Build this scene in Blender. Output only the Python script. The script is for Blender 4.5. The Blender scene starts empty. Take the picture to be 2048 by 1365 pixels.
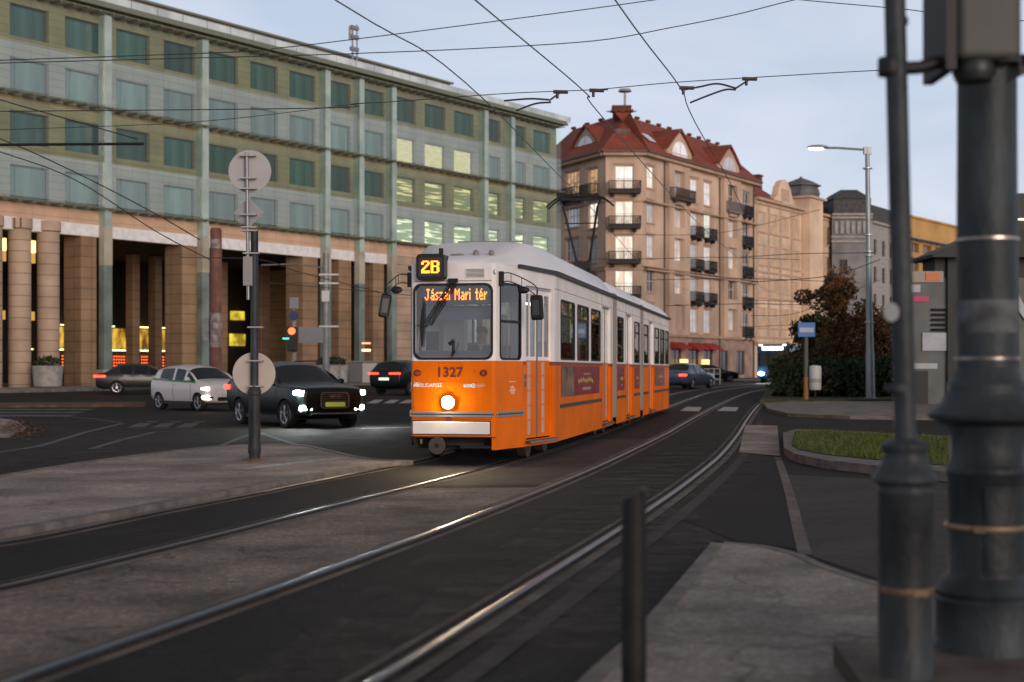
import bpy, bmesh, math, random
from mathutils import Vector, Matrix
R = math.radians
S = bpy.context.scene
COL = S.collection
rnd = random.Random(7)

# ---------------------------------------------------------------- camera, sky, sun, exposure
CAM_H, FPX, HORIZON = 1.45, 2844.4, 740.0          # eye height, focal length in photo pixels, horizon row
cd = bpy.data.cameras.new('camera'); cam = bpy.data.objects.new('camera', cd); COL.objects.link(cam)
cam.location = (0, 0, CAM_H); cam.rotation_euler = (R(90), 0, 0)
cd.lens = 50; cd.sensor_width = 36; cd.shift_y = (HORIZON - 682.5) / 2048
cd.clip_start = 0.1; cd.clip_end = 5000
cd.dof.use_dof = True; cd.dof.focus_distance = 22.5; cd.dof.aperture_fstop = 1.6
S.camera = cam
S.view_settings.view_transform = 'Standard'; S.view_settings.look = 'None'
S.view_settings.exposure = 0.6; S.view_settings.gamma = 1.0
S.cycles.use_denoising = True
S.cycles.max_bounces = 6; S.cycles.transparent_max_bounces = 12
S.cycles.sample_clamp_indirect = 14.0
S.cycles.caustics_reflective = False; S.cycles.caustics_refractive = False

SUN_EL, SUN_AZ = 6.0, 155.0      # the sun has all but set, to the right of and behind the photographer; azimuth clockwise from +Y
W = bpy.data.worlds.new('World'); S.world = W; W.use_nodes = True
nt = W.node_tree; bg = nt.nodes['Background']
sky = nt.nodes.new('ShaderNodeTexSky'); sky.sky_type = 'NISHITA'; sky.sun_disc = False
sky.sun_elevation = R(SUN_EL); sky.sun_rotation = R(SUN_AZ)
sky.air_density = 1.0; sky.dust_density = 1.2; sky.ozone_density = 1.5
tc = nt.nodes.new('ShaderNodeTexCoord')
mp = nt.nodes.new('ShaderNodeMapping'); mp.inputs['Scale'].default_value = (1.2, 1.2, 4.5)
nz = nt.nodes.new('ShaderNodeTexNoise'); nz.inputs['Scale'].default_value = 2.2; nz.inputs['Detail'].default_value = 5
nz.inputs['Distortion'].default_value = 0.6
cr = nt.nodes.new('ShaderNodeValToRGB'); cr.color_ramp.elements[0].position = .42; cr.color_ramp.elements[1].position = .78
cr.color_ramp.elements[0].color = (0, 0, 0, 1); cr.color_ramp.elements[1].color = (.7, .7, .7, 1)
mx = nt.nodes.new('ShaderNodeMix'); mx.data_type = 'RGBA'
CLOUD = (6.3, 6.5, 7.4, 1)
mx.inputs['B'].default_value = CLOUD
base = nt.nodes.new('ShaderNodeMix'); base.data_type = 'RGBA'; base.inputs['Factor'].default_value = 0.72
base.inputs['B'].default_value = (5.15, 5.7, 7.1, 1)      # thin high cloud veil all over the sky
L = nt.links.new
L(tc.outputs['Generated'], mp.inputs['Vector']); L(mp.outputs['Vector'], nz.inputs['Vector'])
L(nz.outputs['Fac'], cr.inputs['Fac']); L(cr.outputs['Color'], mx.inputs['Factor'])
L(sky.outputs['Color'], base.inputs['A']); L(base.outputs['Result'], mx.inputs['A'])
# whole sky dimmed and warmed overhead, added so the ground darkens against the facades
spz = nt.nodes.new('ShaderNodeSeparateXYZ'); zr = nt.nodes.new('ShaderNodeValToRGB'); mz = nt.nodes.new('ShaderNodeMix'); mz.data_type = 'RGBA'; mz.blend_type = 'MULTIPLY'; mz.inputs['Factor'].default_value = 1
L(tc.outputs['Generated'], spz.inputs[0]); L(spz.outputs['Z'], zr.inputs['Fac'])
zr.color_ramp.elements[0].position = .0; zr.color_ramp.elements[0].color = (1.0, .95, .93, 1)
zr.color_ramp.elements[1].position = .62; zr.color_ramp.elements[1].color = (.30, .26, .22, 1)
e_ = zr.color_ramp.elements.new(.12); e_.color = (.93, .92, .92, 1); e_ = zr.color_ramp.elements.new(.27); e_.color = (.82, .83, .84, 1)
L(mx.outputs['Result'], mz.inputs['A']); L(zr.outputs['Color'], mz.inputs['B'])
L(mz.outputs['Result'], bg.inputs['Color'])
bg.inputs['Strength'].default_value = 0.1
sd = bpy.data.lights.new('sun', 'SUN'); so = bpy.data.objects.new('sun', sd); COL.objects.link(so)
sd.energy = 1.45; sd.angle = R(30); sd.color = (1.0, .84, .73)
_d = Vector((math.sin(R(SUN_AZ)) * math.cos(R(SUN_EL)), math.cos(R(SUN_AZ)) * math.cos(R(SUN_EL)), math.sin(R(SUN_EL))))
so.rotation_euler = _d.to_track_quat('Z', 'Y').to_euler()

# ---------------------------------------------------------------- ground height and photo rays
BR = [32, 45, 60, 75, 90]
def gz(y):
    """the square rises very gently away from the river side"""
    if y <= 32: return 0.0
    if y >= 90: return 0.44
    return 0.44 * (y - 32) / 58
def G(u, v, dz=0.0):
    """ground point seen at photo pixel (u, v)"""
    y = 30.0
    for _ in range(30):
        y = FPX * (CAM_H - gz(y) - dz) / (v - HORIZON)
    return ((u - 1024) / FPX * y, y)
def PX(u, y): return (u - 1024) / FPX * y
def PZ(v, y): return CAM_H - (v - HORIZON) / FPX * y
def PW(u, v, y): return Vector((PX(u, y), y, PZ(v, y)))

# ---------------------------------------------------------------- materials
MATS = {}
def mat(name, col, rough=.7, metal=0.0, emit=None, es=0.0, noise=0.0, nscale=3.0, col2=None, bump=0.0, bscale=20.0,
        spec=.35, alpha=None, trans=0.0, coat=0.0, stretch=None, lo=.35, hi=.65, rvar=0.0, grain=0.0, gscale=14.0, orand=0.0, gstretch=None, cracks=0.0, cscale=.55, speck=0.0):
    if name in MATS: return MATS[name]
    m = bpy.data.materials.new(name); m.use_nodes = True; MATS[name] = m
    n = m.node_tree; b = n.nodes['Principled BSDF']; l = n.links.new
    b.inputs['Base Color'].default_value = (*col, 1); b.inputs['Roughness'].default_value = rough
    b.inputs['Metallic'].default_value = metal; b.inputs['Specular IOR Level'].default_value = spec
    if trans: b.inputs['Transmission Weight'].default_value = trans
    if coat: b.inputs['Coat Weight'].default_value = coat; b.inputs['Coat Roughness'].default_value = .08
    if emit: b.inputs['Emission Color'].default_value = (*emit, 1); b.inputs['Emission Strength'].default_value = es
    if noise or bump or col2:
        t = n.nodes.new('ShaderNodeTexCoord'); mpn = n.nodes.new('ShaderNodeMapping')
        l(t.outputs['Object'], mpn.inputs['Vector'])
        if stretch: mpn.inputs['Scale'].default_value = stretch
    if noise or col2:
        a = n.nodes.new('ShaderNodeTexNoise'); a.inputs['Scale'].default_value = nscale; a.inputs['Detail'].default_value = 6
        l(mpn.outputs['Vector'], a.inputs['Vector'])
        r = n.nodes.new('ShaderNodeValToRGB'); l(a.outputs['Fac'], r.inputs['Fac'])
        r.color_ramp.elements[0].position = lo; r.color_ramp.elements[1].position = hi
        c2 = col2 if col2 else tuple(c * (1 + noise) for c in col)
        c1 = col if col2 else tuple(c * (1 - noise) for c in col)
        r.color_ramp.elements[0].color = (*c1, 1); r.color_ramp.elements[1].color = (*c2, 1)
        outc = r.outputs['Color']
        def times(sock, lo_, hi_, src, fmin=.3, fmax=.7):
            q_ = n.nodes.new('ShaderNodeMapRange'); l(src, q_.inputs['Value']); q_.inputs['From Min'].default_value = fmin; q_.inputs['From Max'].default_value = fmax
            q_.inputs['To Min'].default_value = lo_; q_.inputs['To Max'].default_value = hi_
            v_ = n.nodes.new('ShaderNodeVectorMath'); v_.operation = 'SCALE'; l(sock, v_.inputs[0]); l(q_.outputs['Result'], v_.inputs['Scale']); return v_.outputs[0]
        if grain:
            g2 = n.nodes.new('ShaderNodeTexNoise'); g2.inputs['Scale'].default_value = gscale; g2.inputs['Detail'].default_value = 8; g2.inputs['Roughness'].default_value = .7
            if gstretch:
                m2 = n.nodes.new('ShaderNodeMapping'); m2.inputs['Scale'].default_value = gstretch; l(t.outputs['Object'], m2.inputs['Vector']); l(m2.outputs['Vector'], g2.inputs['Vector'])
            else: l(mpn.outputs['Vector'], g2.inputs['Vector'])
            outc = times(outc, 1 - grain, 1 + grain, g2.outputs['Fac'])
        if speck:
            s2 = n.nodes.new('ShaderNodeTexVoronoi'); s2.inputs['Scale'].default_value = 42; l(t.outputs['Object'], s2.inputs['Vector'])
            s3 = n.nodes.new('ShaderNodeSeparateColor'); l(s2.outputs['Color'], s3.inputs[0]); outc = times(outc, 1 - speck * .4, 1 + speck, s3.outputs[0], .6, 1.0)
        if cracks:
            w2 = n.nodes.new('ShaderNodeTexNoise'); w2.inputs['Scale'].default_value = 1.5; w2.inputs['Detail'].default_value = 5; l(t.outputs['Object'], w2.inputs['Vector'])
            wv = n.nodes.new('ShaderNodeVectorMath'); wv.operation = 'MULTIPLY_ADD'; l(w2.outputs['Color'], wv.inputs[0]); wv.inputs[1].default_value = (.9, .9, 0); l(t.outputs['Object'], wv.inputs[2])
            vo = n.nodes.new('ShaderNodeTexVoronoi'); vo.feature = 'DISTANCE_TO_EDGE'; vo.inputs['Scale'].default_value = cscale; l(wv.outputs[0], vo.inputs['Vector'])
            outc = times(outc, 1 - cracks, 1.0, vo.outputs['Distance'], .002, .012)
        if orand:
            oi = n.nodes.new('ShaderNodeObjectInfo'); outc = times(outc, 1 - orand, 1 + orand, oi.outputs['Random'], 0, 1)
        l(outc, b.inputs['Base Color'])
        if rvar:
            mr = n.nodes.new('ShaderNodeMapRange'); l(a.outputs['Fac'], mr.inputs['Value'])
            mr.inputs['To Min'].default_value = rough - rvar; mr.inputs['To Max'].default_value = rough + rvar
            l(mr.outputs['Result'], b.inputs['Roughness'])
    if bump:
        q = n.nodes.new('ShaderNodeTexNoise'); q.inputs['Scale'].default_value = bscale; q.inputs['Detail'].default_value = 4
        l(mpn.outputs['Vector'], q.inputs['Vector'])
        bn = n.nodes.new('ShaderNodeBump'); bn.inputs['Strength'].default_value = bump; bn.inputs['Distance'].default_value = .02
        l(q.outputs['Fac'], bn.inputs['Height']); l(bn.outputs['Normal'], b.inputs['Normal'])
    return m

def brickmat(name, c1, c2, mortar, sx, sz, rough=.8, off=.5, msize=.012, scale=1.0, bump=.3, dirt=.25):
    """stone courses or tiles in object space: x across, z up"""
    if name in MATS: return MATS[name]
    m = bpy.data.materials.new(name); m.use_nodes = True; MATS[name] = m
    n = m.node_tree; b = n.nodes['Principled BSDF']; l = n.links.new
    t = n.nodes.new('ShaderNodeTexCoord'); sp = n.nodes.new('ShaderNodeSeparateXYZ'); cb = n.nodes.new('ShaderNodeCombineXYZ')
    ad = n.nodes.new('ShaderNodeMath'); ad.operation = 'ADD'
    l(t.outputs['Object'], sp.inputs[0]); l(sp.outputs['X'], ad.inputs[0]); l(sp.outputs['Y'], ad.inputs[1])
    l(ad.outputs[0], cb.inputs['X']); l(sp.outputs['Z'], cb.inputs['Y'])
    br = n.nodes.new('ShaderNodeTexBrick'); l(cb.outputs[0], br.inputs['Vector'])
    br.inputs['Scale'].default_value = scale; br.inputs['Brick Width'].default_value = sx; br.inputs['Row Height'].default_value = sz
    br.inputs['Mortar Size'].default_value = msize; br.offset = off
    br.inputs['Color1'].default_value = (*c1, 1); br.inputs['Color2'].default_value = (*c2, 1); br.inputs['Mortar'].default_value = (*mortar, 1)
    nz2 = n.nodes.new('ShaderNodeTexNoise'); nz2.inputs['Scale'].default_value = .5; nz2.inputs['Detail'].default_value = 6
    l(t.outputs['Object'], nz2.inputs['Vector'])
    mr = n.nodes.new('ShaderNodeMapRange'); l(nz2.outputs['Fac'], mr.inputs['Value'])
    mr.inputs['From Min'].default_value = .3; mr.inputs['From Max'].default_value = .7
    mr.inputs['To Min'].default_value = 1 - dirt; mr.inputs['To Max'].default_value = 1 + dirt * .4
    mu = n.nodes.new('ShaderNodeVectorMath'); mu.operation = 'SCALE'
    l(br.outputs['Color'], mu.inputs[0]); l(mr.outputs['Result'], mu.inputs['Scale']); l(mu.outputs[0], b.inputs['Base Color'])
    b.inputs['Roughness'].default_value = rough
    bn = n.nodes.new('ShaderNodeBump'); bn.inputs['Strength'].default_value = bump; bn.inputs['Distance'].default_value = .02; bn.invert = True
    l(br.outputs['Fac'], bn.inputs['Height']); l(bn.outputs['Normal'], b.inputs['Normal'])
    return m

def glassmat(name, tint=(.8, .85, .85), rough=.02, fac=.12, gl=(1, 1, 1)):
    """thin pane: mostly see-through, with a fresnel reflection"""
    if name in MATS: return MATS[name]
    m = bpy.data.materials.new(name); m.use_nodes = True; MATS[name] = m
    n = m.node_tree; l = n.links.new; n.nodes.remove(n.nodes['Principled BSDF']); o = n.nodes['Material Output']
    tr = n.nodes.new('ShaderNodeBsdfTransparent'); tr.inputs[0].default_value = (*tint, 1)
    g = n.nodes.new('ShaderNodeBsdfGlossy'); g.inputs['Roughness'].default_value = rough; g.inputs[0].default_value = (*gl, 1)
    f = n.nodes.new('ShaderNodeFresnel'); f.inputs[0].default_value = 1.5
    ad = n.nodes.new('ShaderNodeMath'); ad.operation = 'ADD'; ad.inputs[1].default_value = fac; ad.use_clamp = True
    mxs = n.nodes.new('ShaderNodeMixShader')
    l(f.outputs[0], ad.inputs[0]); l(ad.outputs[0], mxs.inputs[0]); l(tr.outputs[0], mxs.inputs[1]); l(g.outputs[0], mxs.inputs[2])
    l(mxs.outputs[0], o.inputs[0]); return m

def dustmat(name, col, amount=.6, scale=.9, lo=.45, hi=.68):
    """dry dust and tyre-worn patches lying on the asphalt, thin and uneven"""
    if name in MATS: return MATS[name]
    m = bpy.data.materials.new(name); m.use_nodes = True; MATS[name] = m
    n = m.node_tree; b = n.nodes['Principled BSDF']; l = n.links.new
    b.inputs['Base Color'].default_value = (*col, 1); b.inputs['Roughness'].default_value = .95; b.inputs['Specular IOR Level'].default_value = .1
    t = n.nodes.new('ShaderNodeTexCoord'); a = n.nodes.new('ShaderNodeTexNoise'); a.inputs['Scale'].default_value = scale; a.inputs['Detail'].default_value = 10; a.inputs['Roughness'].default_value = .68
    a2 = n.nodes.new('ShaderNodeTexNoise'); a2.inputs['Scale'].default_value = scale * 7; a2.inputs['Detail'].default_value = 6
    r = n.nodes.new('ShaderNodeValToRGB'); r.color_ramp.elements[0].position = lo; r.color_ramp.elements[0].color = (0, 0, 0, 1); r.color_ramp.elements[1].position = hi; r.color_ramp.elements[1].color = (amount, amount, amount, 1)
    r2 = n.nodes.new('ShaderNodeValToRGB'); r2.color_ramp.elements[0].position = .35; r2.color_ramp.elements[0].color = (.25, .25, .25, 1); r2.color_ramp.elements[1].position = .7
    mu = n.nodes.new('ShaderNodeMath'); mu.operation = 'MULTIPLY'
    for q in (a, a2): l(t.outputs['Object'], q.inputs['Vector'])
    l(a.outputs['Fac'], r.inputs['Fac']); l(a2.outputs['Fac'], r2.inputs['Fac']); l(r.outputs['Color'], mu.inputs[0]); l(r2.outputs['Color'], mu.inputs[1])
    at = n.nodes.new('ShaderNodeAttribute'); at.attribute_name = 'fade'; m3 = n.nodes.new('ShaderNodeMath'); m3.operation = 'MULTIPLY'
    l(mu.outputs[0], m3.inputs[0]); l(at.outputs['Fac'], m3.inputs[1]); l(m3.outputs[0], b.inputs['Alpha'])
    return m

def litmat(name, c1, c2, es, scale=(1, 1, 1), nscale=3.0):
    """a lit room behind a pane: uneven bright patches"""
    if name in MATS: return MATS[name]
    m = bpy.data.materials.new(name); m.use_nodes = True; MATS[name] = m
    n = m.node_tree; b = n.nodes['Principled BSDF']; l = n.links.new
    t = n.nodes.new('ShaderNodeTexCoord'); mpn = n.nodes.new('ShaderNodeMapping'); mpn.inputs['Scale'].default_value = scale
    a = n.nodes.new('ShaderNodeTexNoise'); a.inputs['Scale'].default_value = nscale; a.inputs['Detail'].default_value = 3
    r = n.nodes.new('ShaderNodeValToRGB'); r.color_ramp.elements[0].position = .38; r.color_ramp.elements[1].position = .62
    r.color_ramp.elements[0].color = (*c1, 1); r.color_ramp.elements[1].color = (*c2, 1)
    g = n.nodes.new('ShaderNodeNewGeometry'); va = n.nodes.new('ShaderNodeVectorMath'); va.operation = 'ADD'
    l(t.outputs['Object'], va.inputs[0]); l(g.outputs['Position'], va.inputs[1])
    l(va.outputs[0], mpn.inputs[0]); l(mpn.outputs[0], a.inputs['Vector']); l(a.outputs['Fac'], r.inputs['Fac'])
    l(r.outputs['Color'], b.inputs['Emission Color']); b.inputs['Emission Strength'].default_value = es
    b.inputs['Base Color'].default_value = (.05, .05, .05, 1); b.inputs['Roughness'].default_value = .15
    return m

# ---------------------------------------------------------------- mesh building
class MB:
    def __init__(s): s.b = bmesh.new(); s.mi = 0; s.X = Matrix()
    def m(s, i): s.mi = i; return s
    def _fin(s, vs, fs):
        for v in vs: v.co = s.X @ v.co
        for f in fs: f.material_index = s.mi
    def face(s, pts):
        vs = [s.b.verts.new(s.X @ Vector(p)) for p in pts]
        f = s.b.faces.new(vs); f.material_index = s.mi; return f
    def box(s, x0, x1, y0, y1, z0, z1):
        p = [(x0, y0, z0), (x1, y0, z0), (x1, y1, z0), (x0, y1, z0), (x0, y0, z1), (x1, y0, z1), (x1, y1, z1), (x0, y1, z1)]
        v = [s.b.verts.new(s.X @ Vector(q)) for q in p]
        for q in ((3, 2, 1, 0), (4, 5, 6, 7), (0, 1, 5, 4), (1, 2, 6, 5), (2, 3, 7, 6), (3, 0, 4, 7)):
            s.b.faces.new([v[i] for i in q]).material_index = s.mi
        return s
    def cbox(s, c, d, rz=0, ry=0, rx=0):
        X = s.X; s.X = X @ Matrix.Translation(c) @ Matrix.Rotation(rz, 4, 'Z') @ Matrix.Rotation(ry, 4, 'Y') @ Matrix.Rotation(rx, 4, 'X')
        s.box(-d[0] / 2, d[0] / 2, -d[1] / 2, d[1] / 2, -d[2] / 2, d[2] / 2); s.X = X; return s
    def rings(s, rings, close=True, caps=True):
        V = [[s.b.verts.new(s.X @ Vector(p)) for p in r] for r in rings]
        n = len(V[0])
        for a, b in zip(V, V[1:]):
            for i in range(n if close else n - 1):
                j = (i + 1) % n
                try: s.b.faces.new((a[i], a[j], b[j], b[i])).material_index = s.mi
                except ValueError: pass
        if caps:
            for r, rev in ((V[0], True), (V[-1], False)):
                try: s.b.faces.new(r[::-1] if rev else r).material_index = s.mi
                except ValueError: pass
        return s
    def prism(s, poly, z0, z1):
        return s.rings([[(x, y, z0) for x, y in poly], [(x, y, z1) for x, y in poly]])
    def lathe(s, prof, c=(0, 0, 0), n=24, lean=(0, 0)):
        rs = []
        for r, z in prof:
            rs.append([(c[0] + lean[0] * z + r * math.cos(2 * math.pi * i / n), c[1] + lean[1] * z + r * math.sin(2 * math.pi * i / n), c[2] + z) for i in range(n)])
        return s.rings(rs)
    def tube(s, pts, r, n=8, r1=None):
        pts = [Vector(p) for p in pts]; rs = []; up = None
        N = len(pts)
        for k, p in enumerate(pts):
            d = (pts[min(k + 1, N - 1)] - pts[max(k - 1, 0)]).normalized()
            if up is None:
                up = d.orthogonal().normalized()
            up = (up - d * up.dot(d)).normalized(); sd_ = d.cross(up)
            rr = r if r1 is None else r + (r1 - r) * k / (N - 1)
            rs.append([p + (up * math.cos(2 * math.pi * i / n) + sd_ * math.sin(2 * math.pi * i / n)) * rr for i in range(n)])
        return s.rings(rs)
    def cyl(s, p0, p1, r, n=16, r1=None): return s.tube([p0, p1], r, n, r1)
    def ball(s, c, r, sc=(1, 1, 1), u=16, v=10):
        M = s.X @ Matrix.Translation(c) @ Matrix.Diagonal((r * sc[0], r * sc[1], r * sc[2], 1))
        q = bmesh.ops.create_uvsphere(s.b, u_segments=u, v_segments=v, radius=1, matrix=M)
        for f in {f for w in q['verts'] for f in w.link_faces}: f.material_index = s.mi
        return s
    def bisect_y(s, ys):
        for y in ys:
            g = list(s.b.verts) + list(s.b.edges) + list(s.b.faces)
            bmesh.ops.bisect_plane(s.b, geom=g, plane_co=(0, y, 0), plane_no=(0, 1, 0), dist=1e-5)
        return s
    def build(s, name, mats, parent=None, smooth=None, bevel=0.0, seg=2, loc=None, rot=None):
        bmesh.ops.recalc_face_normals(s.b, faces=s.b.faces)
        me = bpy.data.meshes.new(name); s.b.to_mesh(me); s.b.free()
        for m_ in (mats if isinstance(mats, (list, tuple)) else [mats]): me.materials.append(m_)
        o = bpy.data.objects.new(name, me); COL.objects.link(o)
        if parent: o.parent = parent
        if loc: o.location = loc
        if rot is not None: o.rotation_euler = (0, 0, rot)
        if bevel:
            bv = o.modifiers.new('bevel', 'BEVEL'); bv.width = bevel; bv.segments = seg; bv.limit_method = 'ANGLE'; bv.angle_limit = R(40)
        if smooth is not None:
            me.polygons.foreach_set('use_smooth', [True] * len(me.polygons))
            if smooth < 180 and hasattr(me, 'set_sharp_from_angle'): me.set_sharp_from_angle(angle=R(smooth))
        return o
def thing(name, label, cat, loc=(0, 0, 0), rz=0, group=None):
    o = bpy.data.objects.new(name, None); COL.objects.link(o); o.location = loc; o.rotation_euler = (0, 0, rz)
    o.empty_display_size = .2
    return tag(o, label, cat, group)
def tag(o, label, cat, group=None):
    o['label'] = label; o['category'] = cat
    if group: o['group'] = group
    return o
def kind(o, k): o['kind'] = k; return o
def dup(o, parent=None):
    c = o.copy(); COL.objects.link(c); c.parent = parent
    for ch in list(o.children): dup(ch, c)
    return c
def textmesh(txt, size, name, m, parent, mtx, ext=.001, sx=1.0, bold=0.0, shear=0.0, align='CENTER'):
    cu = bpy.data.curves.new('t', 'FONT'); cu.body = txt; cu.size = size; cu.extrude = ext; cu.align_x = align; cu.align_y = 'CENTER'
    cu.offset = bold; cu.shear = shear
    o = bpy.data.objects.new('t', cu); COL.objects.link(o); bpy.context.view_layer.update()
    me = bpy.data.meshes.new_from_object(o.evaluated_get(bpy.context.evaluated_depsgraph_get()))
    bpy.data.objects.remove(o); bpy.data.curves.remove(cu)
    me.transform(mtx @ Matrix.Diagonal((sx, 1, 1, 1))); me.materials.clear(); me.materials.append(m)
    q = bpy.data.objects.new(name, me); COL.objects.link(q); q.parent = parent; return q
UPRIGHT = Matrix.Rotation(R(90), 4, 'X')      # text facing -Y

def spline(pts, n=8):
    """Catmull-Rom through 2D/3D points"""
    P = [Vector(p) for p in pts]; P = [P[0] * 2 - P[1]] + P + [P[-1] * 2 - P[-2]]; out = []
    for k in range(1, len(P) - 2):
        a, b, c, d = P[k - 1:k + 3]
        for i in range(n):
            t = i / n
            out.append(.5 * ((2 * b) + (c - a) * t + (2 * a - 5 * b + 4 * c - d) * t * t + (3 * b - a - 3 * c + d) * t ** 3))
    out.append(P[-2]); return out
# ================================================================ THE GROUND
A_DARK = mat('asphalt', (.0150, .0122, .0108), .85, noise=.45, nscale=.9, grain=.5, gscale=22, cracks=.6, cscale=.5, speck=.7, bump=.6, bscale=60, spec=.22, rvar=.12)
A_ROAD = mat('asphalt worn', (.0205, .0178, .0158), .85, noise=.4, nscale=.45, grain=.4, gscale=16, cracks=.6, cscale=.35, speck=.5, bump=.5, bscale=70, spec=.22, rvar=.1)
A_PATCH = mat('asphalt patch', (.043, .036, .031), .85, noise=.4, nscale=1.1, grain=.35, gscale=14, cracks=.55, cscale=.6, speck=.5, bump=.4, bscale=80, rvar=.1)
CONC = mat('track concrete', (.175, .138, .112), .9, noise=.5, nscale=.8, grain=.35, gscale=10, cracks=.45, cscale=.45, speck=.5, bump=.4, bscale=50)
CONC2 = mat('rail bedding', (.125, .104, .090), .9, noise=.35, nscale=1.2, grain=.3, gscale=12, bump=.4, bscale=60)
PAVE = mat('pavement asphalt', (.28, .232, .20), .85, noise=.35, nscale=.8, grain=.25, gscale=12, cracks=.4, cscale=.5, speck=.35, bump=.4, bscale=70)
PAVE2 = mat('corner pavement', (.25, .212, .19), .85, noise=.32, nscale=1.3, grain=.25, gscale=14, cracks=.4, cscale=.6, speck=.35, bump=.5, bscale=60)
KERB = mat('kerb stone', (.16, .14, .125), .8, noise=.3, nscale=4, bump=.4)
KERBR = mat('red kerb', (.10, .06, .045), .8, noise=.3, nscale=4)
STEEL = mat('rail steel', (.085, .095, .11), .33, metal=1.0, noise=.2, nscale=2, stretch=(1, .1, 1))
STEELR = mat('dull rail steel', (.030, .022, .018), .40, spec=.16, noise=.3, nscale=2, stretch=(1, .1, 1))
STEELA = mat('worn rail steel', (.050, .040, .036), .30, metal=1.0, noise=.3, nscale=2, stretch=(1, .1, 1))
RUST = mat('rail rust', (.032, .022, .017), .8, spec=.1, noise=.4, nscale=8)
GROOVE = mat('rail groove', (.008, .007, .006), .8)
WHITE = mat('road paint', (.34, .33, .31), .7, noise=.45, nscale=6, lo=.3, hi=.6)
FADED = mat('worn road paint', (.12, .115, .11), .8, noise=.5, nscale=5)
SOIL = mat('soil', (.045, .05, .018), .95, noise=.4)

def sheet(name, poly, h, m, edge=None, k='structure', px=False, skirt=None):
    """a paved surface h above the road; its rim drops to the road when it is a real step"""
    if px: poly = [G(u, v, h) for u, v in poly]
    a = MB(); f = a.face([(x, y, 0) for x, y in poly])
    bmesh.ops.triangulate(a.b, faces=[f])
    a.bisect_y([])if max(p[1] for p in poly) < 32 else a.bisect_y(BR)
    for v in a.b.verts: v.co.z = gz(v.co.y) + h
    if h > .02:
        e = [e for e in a.b.edges if e.is_boundary]
        r = bmesh.ops.extrude_edge_only(a.b, edges=e)
        for v in r['geom']:
            if isinstance(v, bmesh.types.BMVert): v.co.z -= h + .03
            elif isinstance(v, bmesh.types.BMFace): v.material_index = 1
    o = a.build(name, [m, edge or m])
    if k: o['kind'] = k
    return o
def dust(poly, h, m, inner=.62):
    """a dusty patch that thins out towards its rim"""
    P = [Vector((*G(u, v, h), 0)) for u, v in poly]; c = sum(P, Vector()) / len(P); a = MB()
    o_ = [a.b.verts.new(p) for p in P]; i_ = [a.b.verts.new(c.lerp(p, inner)) for p in P]; n = len(P)
    for k in range(n): a.b.faces.new((o_[k], o_[(k + 1) % n], i_[(k + 1) % n], i_[k]))
    cc = a.b.verts.new(c)
    for k in range(n): a.b.faces.new((i_[k], i_[(k + 1) % n], cc))
    lay = a.b.verts.layers.float.new('fade')
    for v in a.b.verts: v[lay] = 0.0 if v in o_ else 1.0
    if max(p.y for p in P) > 32: a.bisect_y(BR)
    for v in a.b.verts: v.co.z = gz(v.co.y) + h
    kind(a.build('asphalt_dust', m), 'structure')
def ribbon(name, pts, o0, o1, h, m, k='structure', thick=0, dash=None, parent=None):
    """a strip that follows pts on the ground, from lateral offset o0 to o1 (to the right of the direction of travel)"""
    a = MB(); P = [Vector((p[0], p[1])) for p in pts]
    if not dash:
        Q = []
        for p, q in zip(P, P[1:]):          # points exactly on the slope breaks
            Q.append(p)
            c = sorted((abs((b - p.y) / (q.y - p.y)), b) for b in BR if (p.y - b) * (q.y - b) < 0 and q.y != p.y)
            for t, _ in c: Q.append(p.lerp(q, t))
        P = Q + [P[-1]]
    rs = []
    for i, p in enumerate(P):
        d = (P[min(i + 1, len(P) - 1)] - P[max(i - 1, 0)]).normalized(); n = Vector((d.y, -d.x))
        l_, r_ = p + n * o0, p + n * o1
        if thick: rs.append([(l_.x, l_.y, gz(l_.y) + h - thick), (l_.x, l_.y, gz(l_.y) + h), (r_.x, r_.y, gz(r_.y) + h), (r_.x, r_.y, gz(r_.y) + h - thick)])
        else: rs.append([(l_.x, l_.y, gz(l_.y) + h), (r_.x, r_.y, gz(r_.y) + h)])
    if thick: a.rings(rs)
    else: a.rings(rs, close=False, caps=False)
    o = a.build(name, m, parent=parent)
    if k: o['kind'] = k
    return o

g = MB(); f = g.face([(-900, -60, 0), (900, -60, 0), (900, 2500, 0), (-900, 2500, 0)])
g.bisect_y(BR)
for v in g.b.verts: v.co.z = gz(v.co.y)
kind(g.build('road', A_ROAD), 'structure')

def pxs(l, h=0.0): return [G(u, v, h) for u, v in l]
def tramline(off, y0=26, y1=50):
    return [(-.894 + .199 * (y - 21.54) + off / .981, y) for y in range(y0, y1, 5)]
def farA(off):
    c = [(-.894 + .199 * (48 - 21.54), 48), (7.2, 62), (9.6, 73), (13.2, 85), (18.3, 98), (26, 113), (38, 130)]
    return [(x + off * .95, y - off * .3) for x, y in c[1:]]
def farB(off):
    c = [(8.3, 52), (10.7, 63), (13.4, 74), (17.4, 86), (22.8, 99), (30.5, 113), (42, 129)]
    return [(x + off * .95, y - off * .3) for x, y in c]
A1 = pxs([(-620, 1150), (-300, 1117), (0, 1089), (312, 1027), (498, 991), (586, 973), (713, 948), (830, 925)]) + tramline(-.7175, 27) + farA(-.7175)
A2 = pxs([(-560, 1280), (-200, 1214), (0, 1179), (195, 1132), (390, 1084), (537, 1047), (723, 1000), (830, 973), (1000, 930)]) + tramline(.7175, 27) + farA(.7175)
B1 = pxs([(-250, 1480), (29, 1365), (195, 1306), (400, 1234), (586, 1168), (732, 1115), (900, 1053), (1005, 1013), (1111, 971), (1207, 930), (1295, 888), (1361, 853), (1400, 831)]) + farB(-.7175)
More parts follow.
